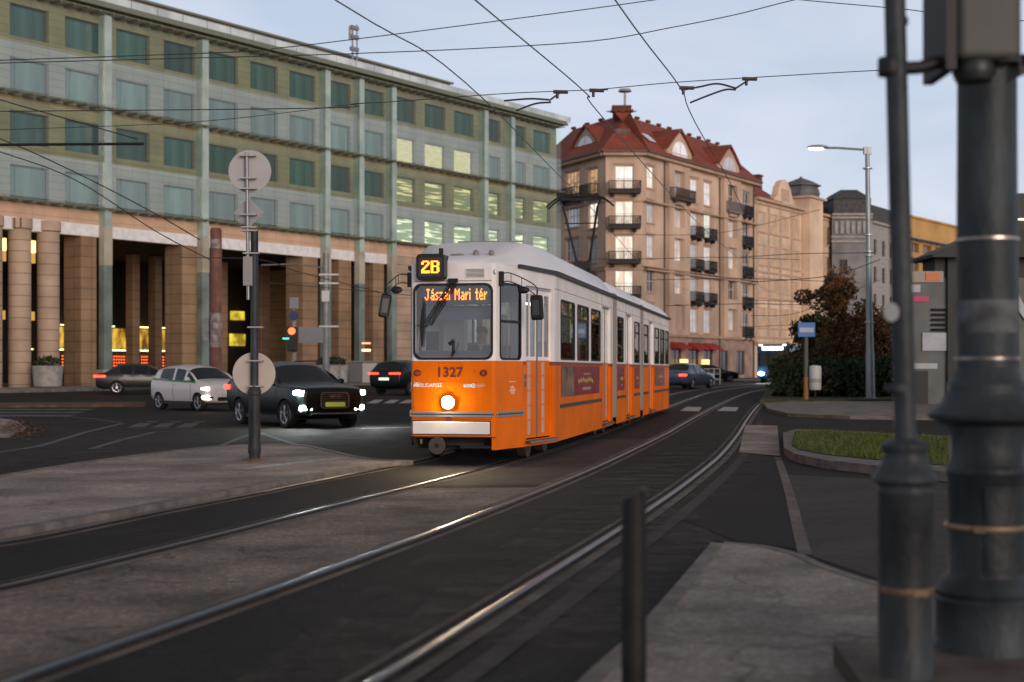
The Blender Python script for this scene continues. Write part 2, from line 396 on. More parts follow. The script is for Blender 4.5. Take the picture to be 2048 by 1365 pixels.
B2 = pxs([(610, 1450), (747, 1370), (879, 1288), (1000, 1213), (1076, 1165), (1243, 1059), (1295, 1024), (1374, 968), (1440, 914), (1475, 872), (1496, 838)]) + farB(.7175)
A1, A2, B1, B2 = [spline([(p[0], p[1], 0) for p in q], 8) for q in (A1, A2, B1, B2)]

# concrete and asphalt fields between the rails
def between(name, P, Q, y0, y1, h, m):
    p = [(v.x, v.y) for v in P if y0 <= v.y <= y1]; q = [(v.x, v.y) for v in Q if y0 <= v.y <= y1]
    return sheet(name, p + q[::-1], h, m)
between('track_slab', A2, B1, 5.0, 17.6, .004, CONC)
between('track_slab', A2, B1, 17.7, 30, .004, A_PATCH)
between('track_asphalt', A1, A2, 6.0, 34, .004, A_DARK)
between('track_asphalt', B1, B2, 4.5, 31, .004, A_DARK)
def railhead(pts, m):
    a = MB(); P = [Vector((p[0], p[1])) for p in pts]; rs = []
    for i, p in enumerate(P):
        d = (P[min(i + 1, len(P) - 1)] - P[max(i - 1, 0)]).normalized(); n_ = Vector((d.y, -d.x)); z = gz(p.y)
        rs.append([(p.x + n_.x * o, p.y + n_.y * o, z + h) for o, h in ((-.032, .008), (-.032, .0195), (-.027, .0232), (-.012, .0240), (.012, .0240), (.027, .0232), (.032, .0195), (.032, .008))])
    a.rings(rs, close=False, caps=False); kind(a.build('tram_rail', m, smooth=180), 'structure')
for R_ in (A1, A2, B1, B2):
    side = 1 if R_ in (A2, B2) else -1
    ribbon('rail_bedding', R_, -.17, .17, .006, CONC2)
    ribbon('rail_bedding', R_, -.08, .08, .009, RUST)
    railhead(R_, STEEL if R_ is B1 else STEELA)
    ribbon('rail_groove', R_, *sorted((-side * .038, -side * .075)), .016, GROOVE)
    ribbon('rail_lip', R_, *sorted((-side * .082, -side * .095)), .020, RUST, thick=.012)
# lighter bedding seam and repair strips beside the near track
ribbon('repair_strip', spline([(p.x, p.y, 0) for p in B2 if 4.5 < p.y < 40], 2), .30, .44, .0055, A_PATCH)
0 and sheet('repair_patch', [(1180, 1095), (1262, 1045), (1330, 1040), (1440, 1076), (1330, 1180), (1290, 1232), (1000, 1365), (900, 1365)], .0025, A_PATCH, px=True)
sheet('asphalt_patch', [(1455, 925), (1555, 922), (1604, 1100), (1470, 1082), (1345, 1030), (1400, 985)], .0045, A_DARK, px=True)
ribbon('asphalt_seam', spline([(*G(u, v), 0) for u, v in [(1556, 915), (1576, 975), (1598, 1060), (1612, 1112)]]), -.05, .06, .008, CONC2)
sheet('pavement', [(1566, 950), (2300, 985), (2300, 1250), (1760, 1160), (1616, 1110), (1590, 1030)], .004, A_PATCH, px=True)
for pts in () and ([(1100, 868), (1240, 885), (1400, 902), (1580, 924), (1900, 955)], [(1090, 852), (1300, 852), (1480, 850)], [(1130, 985), (1250, 1010), (1340, 1042)]):
    ribbon('asphalt_seam', spline([(*G(u, v), 0) for u, v in pts]), -.09, .09, .016, A_PATCH)
DUST = dustmat('asphalt dust', (.15, .135, .125), .75, .8); DUST2 = dustmat('asphalt dust fine', (.16, .135, .12), .6, 1.7, .42, .7)
dust([(600, 1440), (760, 1300), (900, 1150), (1150, 1010), (1300, 985), (1400, 1030), (1427, 1078), (1295, 1230), (1160, 1355), (1020, 1520)], .0125, DUST)
dust([(420, 1400), (760, 1160), (1010, 1030), (1240, 940), (1400, 880), (1420, 900), (1240, 1040), (980, 1200), (700, 1420)], .0128, DUST2)
dust([(1600, 960), (2000, 975), (2000, 1200), (1760, 1158), (1630, 1115)], .0105, DUST)
dust([(-300, 835), (700, 835), (815, 900), (700, 905), (600, 885), (0, 945), (-300, 1000)], .0105, DUST2, .8)
dust([(930, 940), (1100, 870), (1350, 830), (1480, 835), (1560, 925), (1440, 1000), (1200, 990), (1111, 968)], .0118, DUST2)
sheet('repair_patch', [(1490, 850), (1555, 852), (1560, 912), (1478, 905)], .012, PAVE, px=True)

# refuge island with its kerb
ISL = [(-300, 1010), (0, 953), (130, 931), (244, 915), (350, 902), (439, 893), (540, 889), (610, 892), (660, 902), (708, 913), (770, 921), (815, 922),
       (760, 929), (683, 941), (560, 962), (439, 985), (244, 1021), (0, 1063), (-350, 1120)]
isl = sheet('refuge_island', ISL, .06, PAVE, KERB, px=True)
ribbon('kerb', spline([(*G(u, v, .06), 0) for u, v in ISL[-8:]], 4), -.10, .06, .075, KERB, thick=.09)
ribbon('kerb', spline([(*G(u, v, .06), 0) for u, v in ISL[:12]], 4), -.02, .10, .075, KERB, thick=.09)
ribbon('pavement_strip', spline([(*G(u, v, .06), 0) for u, v in [(480, 940), (560, 930), (690, 916)]], 4), -.12, .12, .064, WHITE)

# corner pavement bottom right, stone step
COR = [(1427, 1084), (1524, 1092), (1603, 1111), (1650, 1132), (1757, 1167), (1900, 1200), (2400, 1290), (2900, 1700), (900, 1700), (1160, 1365), (1295, 1238)]
sheet('corner_pavement', COR, .06, PAVE2, KERB, px=True)
ribbon('kerb', spline([(*G(u, v, .06), 0) for u, v in [(1020, 1530), (1160, 1365), (1295, 1238), (1427, 1084)]], 5), -.01, .09, .066, KERB, thick=.07)
ribbon('kerb', spline([(*G(u, v, .06), 0) for u, v in COR[:6]], 5), -.01, .07, .066, KERB, thick=.07)

# grass bed with its kerb
GR = [(1566, 866), (1590, 859), (1660, 861), (1900, 873), (2300, 893), (2300, 972), (1900, 944), (1760, 932), (1650, 920), (1590, 908), (1568, 895)]
sheet('grass_bed_kerb', GR, .13, KERB, KERB, px=True)
GP = [G(u, v, .135) for u, v in GR]; gc = Vector((sum(p[0] for p in GP) / len(GP), sum(p[1] for p in GP) / len(GP)))
GI = [G(u, v, .14) for u, v in [(1588, 868), (1600, 862), (1660, 864), (1900, 876), (2300, 897), (2300, 955), (1900, 931), (1760, 920), (1650, 909), (1596, 898), (1584, 890)]]
sheet('grass_soil', GI, .14, SOIL)
GRASS = mat('grass', (.055, .095, .014), .8, col2=(.12, .13, .03), nscale=2.5)
def inside(x, y, P):
    c = False
    for (x0, y0), (x1, y1) in zip(P, P[1:] + P[:1]):
        if (y0 > y) != (y1 > y) and x < (x1 - x0) * (y - y0) / (y1 - y0) + x0: c = not c
    return c
a = MB(); n = 0
xs = [p[0] for p in GI]; ys = [p[1] for p in GI]
while n < 15000:
    x = rnd.uniform(min(xs), min(max(xs), 12)); y = rnd.uniform(min(ys), max(ys))
    if not inside(x, y, GI): continue
    n += 1; w = rnd.uniform(.006, .014); h = rnd.uniform(.03, .09); an = rnd.uniform(0, 6.28); dx, dy = math.cos(an), math.sin(an)
    lx, ly = rnd.uniform(-.03, .03), rnd.uniform(-.03, .03)
    a.face([(x - dx * w, y - dy * w, .138), (x + dx * w, y + dy * w, .138), (x + lx, y + ly, .138 + h)])
tag(a.build('grass', GRASS), 'short green grass filling the kerbed bed right of the curving tracks', 'grass')['kind'] = 'stuff'

# far pavements
sheet('far_pavement', [(1528, 806), (1600, 803), (2400, 798), (2400, 838), (1900, 834), (1700, 832), (1575, 827), (1535, 817)], .10, mat('pale pavement', (.19, .165, .15), .85, noise=.25, nscale=1.2), KERB, px=True)
sheet('median_kerb', [(-600, 809), (288, 804), (292, 808), (-600, 815)], .10, KERBR, KERBR, px=True)
FAC_P, FAC_A = Vector((-25.7, 82)), R(35.4)
fd = Vector((math.sin(FAC_A), math.cos(FAC_A))); fn = Vector((math.cos(FAC_A), -math.sin(FAC_A)))
def FP(t, d): p = FAC_P + fd * t + fn * d; return (p.x, p.y)
sheet('office_pavement', [FP(-60, -14), FP(-60, 7), FP(52, 7), FP(60, 6), FP(90, 6), FP(90, -14)], .12, PAVE, KERB)
sheet('far_pavement', [(9, 112), (14, 118), (34, 132), (60, 150), (90, 200), (60, 260), (-20, 200)], .12, PAVE, KERB)
# garden behind the bus stop
sheet('garden_soil', [(1520, 801), (2400, 795), (2400, 772), (1535, 776)], .16, SOIL, px=True)

# road paint
def paint(pts, h=.005, m=WHITE, name='road_marking'): return sheet(name, pts, h, m, px=True)
for k, v in enumerate((813.5, 819, 825, 831.5)):
    paint([(-300, v), (210 - 18 * k, v - 1), (196 - 20 * k, v + 1.6), (-300, v + 2.2)], m=FADED)
paint([(-300, 817), (290, 812), (290, 813), (-300, 818.5)])
for u in (742, 775, 806): paint([(u + 7, 800), (u + 25, 800), (u + 12, 807), (u - 9, 807)])
for u in (1366, 1440): paint([(u + 8, 814), (u + 38, 815), (u + 32, 823), (u - 6, 822)])
def pline(l, w=.12, m=FADED, h=.006):
    return ribbon('road_marking', [G(u, v) for u, v in l], -w / 2, w / 2, h, m)
pline([(722, 858), (900, 853)], .12, WHITE)
pline([(-60, 915), (80, 893), (165, 867), (244, 848)], .16); pline([(244, 847), (190, 839), (110, 832), (-100, 826)], .12)
pline([(181, 899), (245, 880), (312, 864), (415, 862)], .14); pline([(178, 899), (232, 897)], .1)
pline([(262, 858), (410, 858)], .12); pline([(440, 893), (480, 877), (505, 868)], .12); pline([(520, 866), (560, 880), (590, 889)], .12)
for u in (265, 312, 360): paint([(u + 12, 847), (u + 40, 847), (u + 22, 855), (u - 10, 855)], m=FADED); paint([(u + 30, 843), (u + 52, 843), (u + 50, 845), (u + 24, 845)], m=FADED)
# fallen leaves by the left verge
LEAF = mat('fallen leaves', (.30, .11, .03), .9, col2=(.12, .05, .02), nscale=30)
sheet('verge', [(-300, 838), (0, 836), (34, 842), (52, 856), (20, 871), (-300, 886)], .05, PAVE, KERB, px=True)
a = MB()
for _ in range(420):
    u = rnd.gauss(38, 22); v = rnd.gauss(857, 8)
    x, y = G(u, v, .055); s_ = rnd.uniform(.03, .06); an = rnd.uniform(0, 6.28); c, s2 = math.cos(an) * s_, math.sin(an) * s_
    zz = gz(y) + (.056 if u < 46 else .008) + rnd.uniform(0, .02)
    a.face([(x + c, y + s2, zz), (x - s2, y + c, zz + .01), (x - c, y - s2, zz + .012), (x + s2, y - c, zz)])
for _ in range(160):
    x = rnd.uniform(min(xs), 12); y = rnd.uniform(min(ys) - .6, max(ys)); s_ = rnd.uniform(.02, .045); an = rnd.uniform(0, 6.28); c, s2 = math.cos(an) * s_, math.sin(an) * s_
    zz = .20 if inside(x, y, GI) else (.012 if not inside(x, y, [tuple(q) for q in GP]) else .135)
    a.face([(x + c, y + s2, zz), (x - s2, y + c, zz + .01), (x - c, y - s2, zz + .012), (x + s2, y - c, zz)])
tag(a.build('fallen_leaves', LEAF), 'orange fallen leaves drifted on the far left verge and scattered on the grass bed', 'leaves')['kind'] = 'stuff'
# ================================================================ OFFICE BUILDING (left)
OF_Z = gz(95) + .12
off = thing('office_building', 'long four storey office block with green glass windows above a shaded stone arcade', 'building', (FAC_P.x, FAC_P.y, 0), R(90) - FAC_A)
OLIVE = brickmat('olive cladding', (.32, .272, .15), (.295, .25, .138), (.14, .12, .07), 1.2, .42, rough=.5, off=0, dirt=.3)
GREYC = brickmat('grey cladding', (.47, .45, .43), (.44, .42, .40), (.15, .155, .15), 1.2, .42, rough=.5, off=0, dirt=.25)
ORNG = brickmat('orange cladding', (.60, .40, .27), (.57, .38, .255), (.3, .2, .13), 2.4, .6, off=0)
STONE = brickmat('shade-toned arcade stone', (.31, .195, .115), (.28, .175, .10), (.13, .08, .05), 1.6, .62, off=0, msize=.02, dirt=.35)  # darker than the column drums: the piers' shade is in this colour
STONEL = brickmat('pale column drums', (.46, .33, .24), (.42, .30, .215), (.15, .10, .07), 3.9, .62, off=0, msize=.02, dirt=.35)
LINT = mat('white lintel', (.72, .70, .70), .6, noise=.1)
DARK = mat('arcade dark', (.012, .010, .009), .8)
TEAL = mat('teal window glass', (.034, .086, .078), .12, spec=.8, noise=.55, nscale=.9, stretch=(1.6, 1, .12), orand=.45)
TEAL2 = mat('pale teal glass', (.15, .235, .23), .14, spec=1.0, noise=.45, nscale=.8, stretch=(1.5, 1, .2), orand=.3)
FIN = mat('glass fin', (.30, .38, .34), .2, spec=.8, noise=.2, nscale=.8, coat=.4)
FRAME = mat('window frame', (.06, .055, .045), .5)
LOUV = mat('louvre metal', (.20, .21, .15), .45, metal=.5)
ROOFG = mat('roof metal', (.20, .18, .165), .55, metal=.2, noise=.2, nscale=1, stretch=(1, 1, 6))
GLW = mat('painted sky-bright roof glass', (.50, .56, .57), .12, spec=.9, noise=.25, nscale=.5)  # pale base colour imitates bright sky mirrored in clear glass
def stripe_lit(name, c, es, rows=4.0):
    """an office behind glass: teal room with rows of ceiling strip lights"""
    m = bpy.data.materials.new(name); m.use_nodes = True
    n = m.node_tree; b = n.nodes['Principled BSDF']; l = n.links.new
    t = n.nodes.new('ShaderNodeTexCoord'); mpn = n.nodes.new('ShaderNodeMapping'); mpn.inputs['Scale'].default_value = (.38, .38, rows)
    g_ = n.nodes.new('ShaderNodeNewGeometry'); l(g_.outputs['Position'], mpn.inputs[0])
    a_ = n.nodes.new('ShaderNodeTexNoise'); a_.inputs['Scale'].default_value = 1.4; a_.inputs['Detail'].default_value = 1
    l(mpn.outputs[0], a_.inputs['Vector'])
    r = n.nodes.new('ShaderNodeValToRGB'); l(a_.outputs['Fac'], r.inputs['Fac'])
    e = r.color_ramp.elements; e[0].position = .54; e[0].color = (c[0] * .20, c[1] * .26, c[2] * .22, 1); e[1].position = .62; e[1].color = (*c, 1)
    l(r.outputs['Color'], b.inputs['Emission Color']); b.inputs['Emission Strength'].default_value = es
    b.inputs['Base Color'].default_value = (.05, .08, .07, 1); b.inputs['Roughness'].default_value = .12
    return m
LIT_Y = litmat('lit office blinds', (.62, .52, .22), (.80, .72, .42), .62, (.6, .6, 5), 1.5)
LIT_W = stripe_lit('lit office lamps', (1.0, .95, .62), .9, 4.5)
LIT_O = stripe_lit('lit lower office', (1.0, .80, .38), .55, 5.0)

def wall_holes(a, x0, x1, z0, z1, holes, rec=.25, mat_at=None, y=0.0, axis=None):
    """front wall at y with recessed openings (x0,x1,z0,z1), outward = -y"""
    X = sorted({x0, x1, *[h[0] for h in holes], *[h[1] for h in holes]}); Z = sorted({z0, z1, *[h[2] for h in holes], *[h[3] for h in holes]})
    if mat_at: Z = sorted(set(Z) | {z for z in mat_at[0] if z0 < z < z1})
    for i in range(len(X) - 1):
        for j in range(len(Z) - 1):
            cx, cz = (X[i] + X[i + 1]) / 2, (Z[j] + Z[j + 1]) / 2
            if any(h[0] < cx < h[1] and h[2] < cz < h[3] for h in holes): continue
            if mat_at: a.m(mat_at[1](cz))
            a.face([(X[i], y, Z[j]), (X[i + 1], y, Z[j]), (X[i + 1], y, Z[j + 1]), (X[i], y, Z[j + 1])])
    for h in holes:
        if mat_at: a.m(mat_at[1]((h[2] + h[3]) / 2))
        p = [(h[0], h[2]), (h[1], h[2]), (h[1], h[3]), (h[0], h[3])]
        for (xa, za), (xb, zb) in zip(p, p[1:] + p[:1]):
            if xa == xb and mat_at:
                zz = [q for q in Z if min(za, zb) <= q <= max(za, zb)]
                for q0, q1 in zip(zz, zz[1:]):
                    a.m(mat_at[1]((q0 + q1) / 2)); a.face([(xa, y, q0), (xa, y + rec, q0), (xa, y + rec, q1), (xa, y, q1)])
            else:
                if mat_at: a.m(mat_at[1](za))
                a.face([(xa, y, za), (xa, y + rec, za), (xb, y + rec, zb), (xb, y, zb)])
    if mat_at: a.m(0)
def window_mesh(w, h, nx=1, ny=1, t=.07, dep=.08):
    a = MB()
    a.box(0, w, 0, dep, 0, t); a.box(0, w, 0, dep, h - t, h); a.box(0, t, 0, dep, t, h - t); a.box(w - t, w, 0, dep, t, h - t)
    for i in range(1, nx): x = w * i / nx; a.box(x - t / 2, x + t / 2, .01, dep - .01, t, h - t)
    for j in range(1, ny): z = h * j / ny; a.box(t, w - t, .015, dep - .015, z - t / 2, z + t / 2)
    return a
def pane_mesh(w, h, t=.07, y=.05):
    a = MB(); a.box(t * .5, w - t * .5, y, y + .02, t * .5, h - t * .5); return a
def proto(a, name, m):
    o = a.build(name, m); me = o.data; bpy.data.objects.remove(o); return me
def put(name, me, parent, loc, m=None, rot=0):
    o = bpy.data.objects.new(name, me); COL.objects.link(o); o.parent = parent; o.location = loc; o.rotation_euler[2] = rot
    if m:
        o.material_slots[0].link = 'OBJECT'; o.material_slots[0].material = m
    return o

ROWS = [(20.05, 21.85), (17.05, 18.85), (14.1, 15.9), (11.07, 12.9)]
T0, T1 = -14.8, 51.0
bays = [-3.75 + 3.66 * k for k in range(-3, 15)]
holes = [(b, b + 2.55, z0, z1) for b in bays for z0, z1 in ROWS]
a = MB()
def zone(z): return 0 if (z > 19.7 or 13.65 < z < 16.75) else 1
wall_holes(a, T0, T1, 10.85, 22.75, holes, .35, ([13.65, 16.75, 19.7], zone))
a.m(1); a.face([(T1, 0, 10.85), (T1, 16, 10.85), (T1, 16, 22.75), (T1, 0, 22.75)]); a.face([(T0, .0, 22.75), (T1, 0, 22.75), (T1, 16, 22.75), (T0, 16, 22.75)])
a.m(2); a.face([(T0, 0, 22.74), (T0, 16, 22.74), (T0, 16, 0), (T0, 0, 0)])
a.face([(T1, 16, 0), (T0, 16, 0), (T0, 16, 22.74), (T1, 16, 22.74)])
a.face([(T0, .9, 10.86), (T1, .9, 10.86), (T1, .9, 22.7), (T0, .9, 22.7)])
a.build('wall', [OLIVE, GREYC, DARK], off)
wm = proto(window_mesh(2.55, 1.8, 1, 1, .06), 'window', FRAME); pm = proto(pane_mesh(2.55, 1.8, .06), 'pane', TEAL)
for i, b in enumerate(bays):
    for j, (z0, z1) in enumerate(ROWS):
        k = i - 3
        w_ = put('window', wm, off, (b, .24, z0))
        m_ = TEAL if j in (0, 2) else TEAL2
        if j == 1 and k in (9, 10, 11): m_ = LIT_Y
        if j == 3 and k >= 9: m_ = LIT_W
        if j == 2 and k >= 9: m_ = LIT_O
        put('pane', pm, w_, (0, 0, 0), m_)
# the outer glass screen: clearer before the upper row of each pair, more mirror-like before the lower
SCR1 = glassmat('screen glass clear', (.88, .97, .88), .08, .015, (1, 1, .92)); SCR2 = glassmat('screen glass', (.84, .92, .87), .12, .13, (1, 1, .90))
for (z0, z1, m_) in ((19.75, 22.2, SCR1), (17.0, 19.72, SCR2), (13.7, 16.4, SCR1), (11.1, 13.65, SCR2)):
    a = MB(); t = T0 + .02
    while t < T1 - .5: a.face([(t, -.5, z0), (min(t + 1.8, T1), -.5, z0), (min(t + 1.8, T1), -.5, z1), (t, -.5, z1)]); t += 1.83
    a.build('glass_screen', m_, off)
# parapet, louvred ledges, lintel bands
a = MB(); a.box(T0, T1 + .4, -1.0, -.02, 22.62, 22.78); a.box(T0, T1 + .3, -.95, -.9, 22.78, 22.95)
a.build('parapet_ledge', LOUV, off)
for z in (10.86, 16.78, 22.36):
    a = MB(); dz = .22 if z < 22 else .15
    for k in range(3): a.box(T0, T1, -.3 - .32 * k, -.24 - .32 * k, z + .01, z + .07)
    t = T0
    while t < T1: a.cbox((t, -.5, z - .0), (.07, 1.0, .16)); t += .915
    a.build('ledge', LOUV, off)
a = MB(); a.box(T0, T1, -.06, .3, 9.95, 10.82); a.build('cornice', ORNG, off)
a = MB(); a.box(T0, 29.2, -.12, .4, 9.25, 9.95); a.build('lintel', LINT, off)
# glass fins running down over the arcade columns
for t in (1.95 + .55, 10.1, 21.4, 24.95, 28.55, 40.0, 43.7, -7.0):
    a = MB(); a.box(t - .25, t + .25, -.62, -.02, 9.9, 22.3); a.build('glass_fin', FIN, off)
PALE = mat('pale column facing', (.36, .33, .26), .6, noise=.2, nscale=.7)
GREEN = mat('green column glass', (.15, .19, .17), .3, noise=.3, nscale=.8)
for t in (2.5, 10.1, 21.4, 24.95, 28.55):
    a = MB(); a.m(0).box(t - .30, t + .30, -.62, -.14, 7.6, 9.9); a.m(1).box(t - .30, t + .30, -.60, -.14, OF_Z, 7.6); a.m(0).box(t - .45, t + .45, -.7, -.1, OF_Z - .1, OF_Z + .9)
    a.build('outer_column', [PALE, GREEN], off)
# arcade: piers, inner columns, ceiling, back wall
def pier(t, w, d0, d1, z1=9.9, m=STONE, n='column'):
    a = MB(); a.box(t - w / 2, t + w / 2, d0, d1, OF_Z - .1, z1); return a.build(n, m, off, bevel=.08)
for t, w in ((1.55, 1.1), (9.3, 1.3), (20.2, 1.5), (23.75, 1.3), (27.4, 1.2)): pier(t, w, -.1, 1.6)
for t in (-13.2, -11, -7.4, -4.9, -3.05, -1.15):
    a = MB(); a.lathe([(.62, OF_Z - .1), (.62, 9.3), (.7, 9.35), (.7, 9.9)], (t, .1, 0), 24); a.build('column', STONEL, off, smooth=40)
for t in (11.95, 13.9, 20.0): pier(t, .62, 8.2, 9.0, 9.3, n='inner_column')
pier(24.1, .95, 8.2, 9.0, 9.3, n='inner_column')
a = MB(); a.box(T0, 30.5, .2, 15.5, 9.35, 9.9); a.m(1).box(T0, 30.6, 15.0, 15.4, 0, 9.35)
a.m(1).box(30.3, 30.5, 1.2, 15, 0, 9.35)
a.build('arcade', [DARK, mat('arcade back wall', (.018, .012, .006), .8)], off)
a = MB(); a.box(29.2, T1, -.08, 14, 0, 9.95); a.build('stone_wall', STONEL, off)
# lit shopfronts at the back of the arcade
AMB = litmat('amber shop window', (.10, .035, .0), (.85, .50, .05), .7, (.8, .8, .35), 1.2)
YEL = litmat('yellow shop light', (.25, .17, .01), (.9, .70, .06), .75, (.4, .4, .6), 1.0)
STRIP = mat('strip light', (1, 1, 1), emit=(1, .82, .35), es=2.6)
REDD = mat('red bulb', (.3, .02, .01), emit=(1, .12, .03), es=1.7)
for x0, x1, hi in ((4.0, 5.2, 1), (7.0, 8.3, 1), (10.7, 12.4, 1), (14.5, 16.9, 1), (17.7, 19.1, 1), (19.5, 21.4, 1), (26.8, 28.4, 0)):
    a = MB(); a.box(x0, x1, 14.8, 14.95, *((2.95, 4.45) if hi else (3.35, 4.3))); a.build('shop_window', AMB if hi else YEL, off)
    if hi:
        a = MB(); a.box(x0 - .1, x1 + .1, 14.65, 14.78, 2.82, 2.90); a.box(x0, x0 + .8, 14.6, 14.75, 4.55, 4.62); a.build('strip_light', STRIP, off)
        a = MB()
        for k in range(int((x1 - x0) / .22)):
            for j in range(4): a.cbox((x0 + .15 + k * .22, 14.7, 1.75 + j * .22), (.10, .04, .10))
        a.build('red_lights', REDD, off)
    else:
        a = MB(); a.box(x0 + .1, x1 - .1, 14.8, 14.95, 5.4, 6.1); a.build('shop_window', YEL, off)
a = MB()
for t in (-1.25, -3.2):
    a.box(t - .35, t + .35, 1.6, 1.8, 8.2, 8.9); a.m(1).box(t - .35, t + .35, 1.62, 1.8, 7.6, 8.18); a.m(1).box(t - .3, t + .3, 1.62, 1.8, 4.3, 4.8); a.m(0)
a.build('wall_light', [mat('warm lamp glass', (1, .8, .4), emit=(1, .72, .25), es=1.6), mat('dim lamp glass', (.5, .3, .1), emit=(1, .55, .12), es=.35)], off)
# set back roof storey
a = MB(); a.m(1)
a.face([(T0, 3.0, 22.76), (41.8, 3.0, 22.76), (41.8, 3.6, 24.0), (T0, 3.6, 24.0)])
a.m(0); a.face([(T0, 3.6, 24.0), (41.8, 3.6, 24.0), (41.8, 4.6, 25.35), (T0, 4.6, 25.35)]); a.face([(41.8, 3.0, 22.76), (41.8, 14, 22.76), (41.8, 14, 25.35), (41.8, 4.6, 25.35), (41.8, 3.6, 24.0)])
a.face([(T0, 4.6, 25.35), (41.8, 4.6, 25.35), (41.8, 14, 25.35), (T0, 14, 25.35)])
a.m(2).box(T0, 42.1, 4.35, 4.6, 25.3, 25.45)
a.build('roof', [ROOFG, GLW, LOUV], off)
a = MB()
for t in range(-14, 51, 2): a.box(t + .03, t + 1.97, -.86, -.82, 22.96, 23.42)
a.build('glass_balustrade', GLW, off)
a = MB()
for t in range(-14, 42, 3): a.box(t, t + .08, 2.9, 3.7, 22.8, 24.0)
a.box(T0, 41.8, 2.85, 2.95, 23.2, 23.28); a.build('roof_glazing_bars', mat('pale metal', (.45, .47, .47), .4, metal=.4), off)
a = MB(); a.cyl((28.3, 3.3, 24), (28.3, 3.3, 27.3), .07, 8); a.cyl((28.8, 3.3, 24), (28.8, 3.3, 27.5), .06, 8)
for z in (25.6, 26.5, 27.2): a.cbox((28.5, 3.3, z), (.8, .25, .28))
a.cyl((28.0, 3.3, 26.2), (28.0, 3.3, 27.2), .09, 8)
a.build('antenna_mast', mat('mast metal', (.25, .25, .26), .5, metal=.5), off)

# planters along the arcade
POT = mat('planter concrete', (.33, .31, .29), .8, noise=.2)
SHRUB = mat('shrub leaves', (.03, .042, .018), .8, noise=.5, nscale=6)
def leafball(a, c, r, n, s, sq=(1, 1, 1)):
    for _ in range(n):
        d = Vector((rnd.gauss(0, 1), rnd.gauss(0, 1), rnd.gauss(0, 1))).normalized() * r * rnd.uniform(.45, 1.0) ** .6
        p = Vector(c) + Vector((d.x * sq[0], d.y * sq[1], d.z * sq[2])); q = Vector((rnd.gauss(0, 1), rnd.gauss(0, 1), rnd.gauss(0, 1))).normalized()
        e = q.orthogonal().normalized() * s * rnd.uniform(.6, 1.3); f_ = q.cross(e).normalized() * s * rnd.uniform(.5, 1)
        a.face([p + e, p + f_, p - e, p - f_])
for i, (u, y, lab) in enumerate(((95, 79.0, 'round concrete planter with a dark shrub beside the far left columns'), (655, 89, 'concrete planter behind the black car near the grey mast'), (672, 94, 'concrete planter left of the pair of bins under the orange columns'))):
    th = thing('planter', lab, 'planter', (PX(u, y), y, gz(y) + .12), 0, 'planters along the arcade')
    a = MB(); a.lathe([(.62, 0), (.75, .05), (.85, 1.1), (.9, 1.2), (.78, 1.2), (.76, 1.05)], n=20); a.build('pot', POT, th, smooth=40)
    a = MB(); leafball(a, (0, 0, 1.35), .75, 260, .1, (1, 1, .55)); a.build('shrub', SHRUB, th)
for i, u in enumerate((712, 740)):
    y = 95; th = thing('waste_bin', ('grey waste bin left of its pale twin by the arcade corner', 'pale waste bin close behind the turning car by the arcade corner')[i], 'bin', (PX(u, y), y, gz(y) + .12))
    a = MB(); a.prism([(-.5, -.4), (.5, -.4), (.5, .4), (-.5, .4)], 0, 1.35); a.build('bin_body', mat('bin%d' % i, ((.12, .12, .12), (.42, .40, .38))[i], .5), th, bevel=.08)
    a = MB(); a.box(-.55, .55, -.45, .45, 1.37, 1.48); a.build('lid', mat('bin lid', (.2, .2, .2), .5), th, bevel=.04)
# ================================================================ CORNER APARTMENT HOUSE AND ITS NEIGHBOURS
PLAST = mat('peach plaster', (.52, .375, .28), .85, noise=.22, nscale=.35, grain=.12, gscale=.9, gstretch=(1.5, 1.5, .25), stretch=(1, 1, .5), bump=.2, bscale=3)
PLAST_D = mat('plaster moulding', (.42, .285, .205), .85, noise=.15, nscale=.6)
BASEST = mat('shop floor stone', (.33, .225, .18), .8, noise=.25, nscale=.8)
REDT = brickmat('red roof tiles', (.30, .066, .036), (.25, .056, .031), (.12, .025, .015), .5, .35, rough=.8, bump=.5, dirt=.35)
IRON = mat('balcony iron', (.022, .02, .02), .6)
WFR = mat('pale window frame', (.55, .52, .48), .5)
P_PALE = mat('painted sky-bright pane', (.85, .84, .86), .12, spec=1.0, noise=.2, nscale=.8, coat=1.0, orand=.4)  # pale base colour stands in for the sky reflected in the panes
P_LIT = litmat('warm lit curtain', (.70, .55, .42), (1.0, .90, .76), .80, (1, 1, .5), .9)
P_ORG = litmat('orange lit room', (.35, .16, .04), (.9, .50, .18), .45, (.7, .7, 1.5), .9)
P_DRK = mat('dark pane', (.05, .045, .045), .12, spec=.9, noise=.5, nscale=.5)
P_GRN = litmat('greenish lit curtain', (.6, .62, .5), (.85, .9, .72), .75, (1, 1, 1), .5)
class Fac:
    """a facade frame inside a building: t along, d outward, z up"""
    def __init__(s, root, p, rot): s.r, s.p, s.a = root, Vector(p), rot; s.x = Vector((math.cos(rot), math.sin(rot))); s.n = Vector((math.sin(rot), -math.cos(rot)))
    def L(s, t, d=0, z=0): q = s.p + s.x * t + s.n * d; return (q.x - s.r.location.x, q.y - s.r.location.y, z)
    def mesh(s, a, name, m, parent=None, bevel=0, **k): return a.build(name, m, parent or s.r, bevel=bevel, loc=s.L(0) if not parent else None, rot=s.a if not parent else None, **k)
    def put(s, name, me, t, d, z, m=None):
        o = put(name, me, s.r, s.L(t, d, z), m, s.a); return o
def winset(w, h, nx, ny, fr, pm, t=.09):
    return proto(window_mesh(w, h, nx, ny, t, .1), 'window', fr), proto(pane_mesh(w, h, t), 'pane', pm), w, h
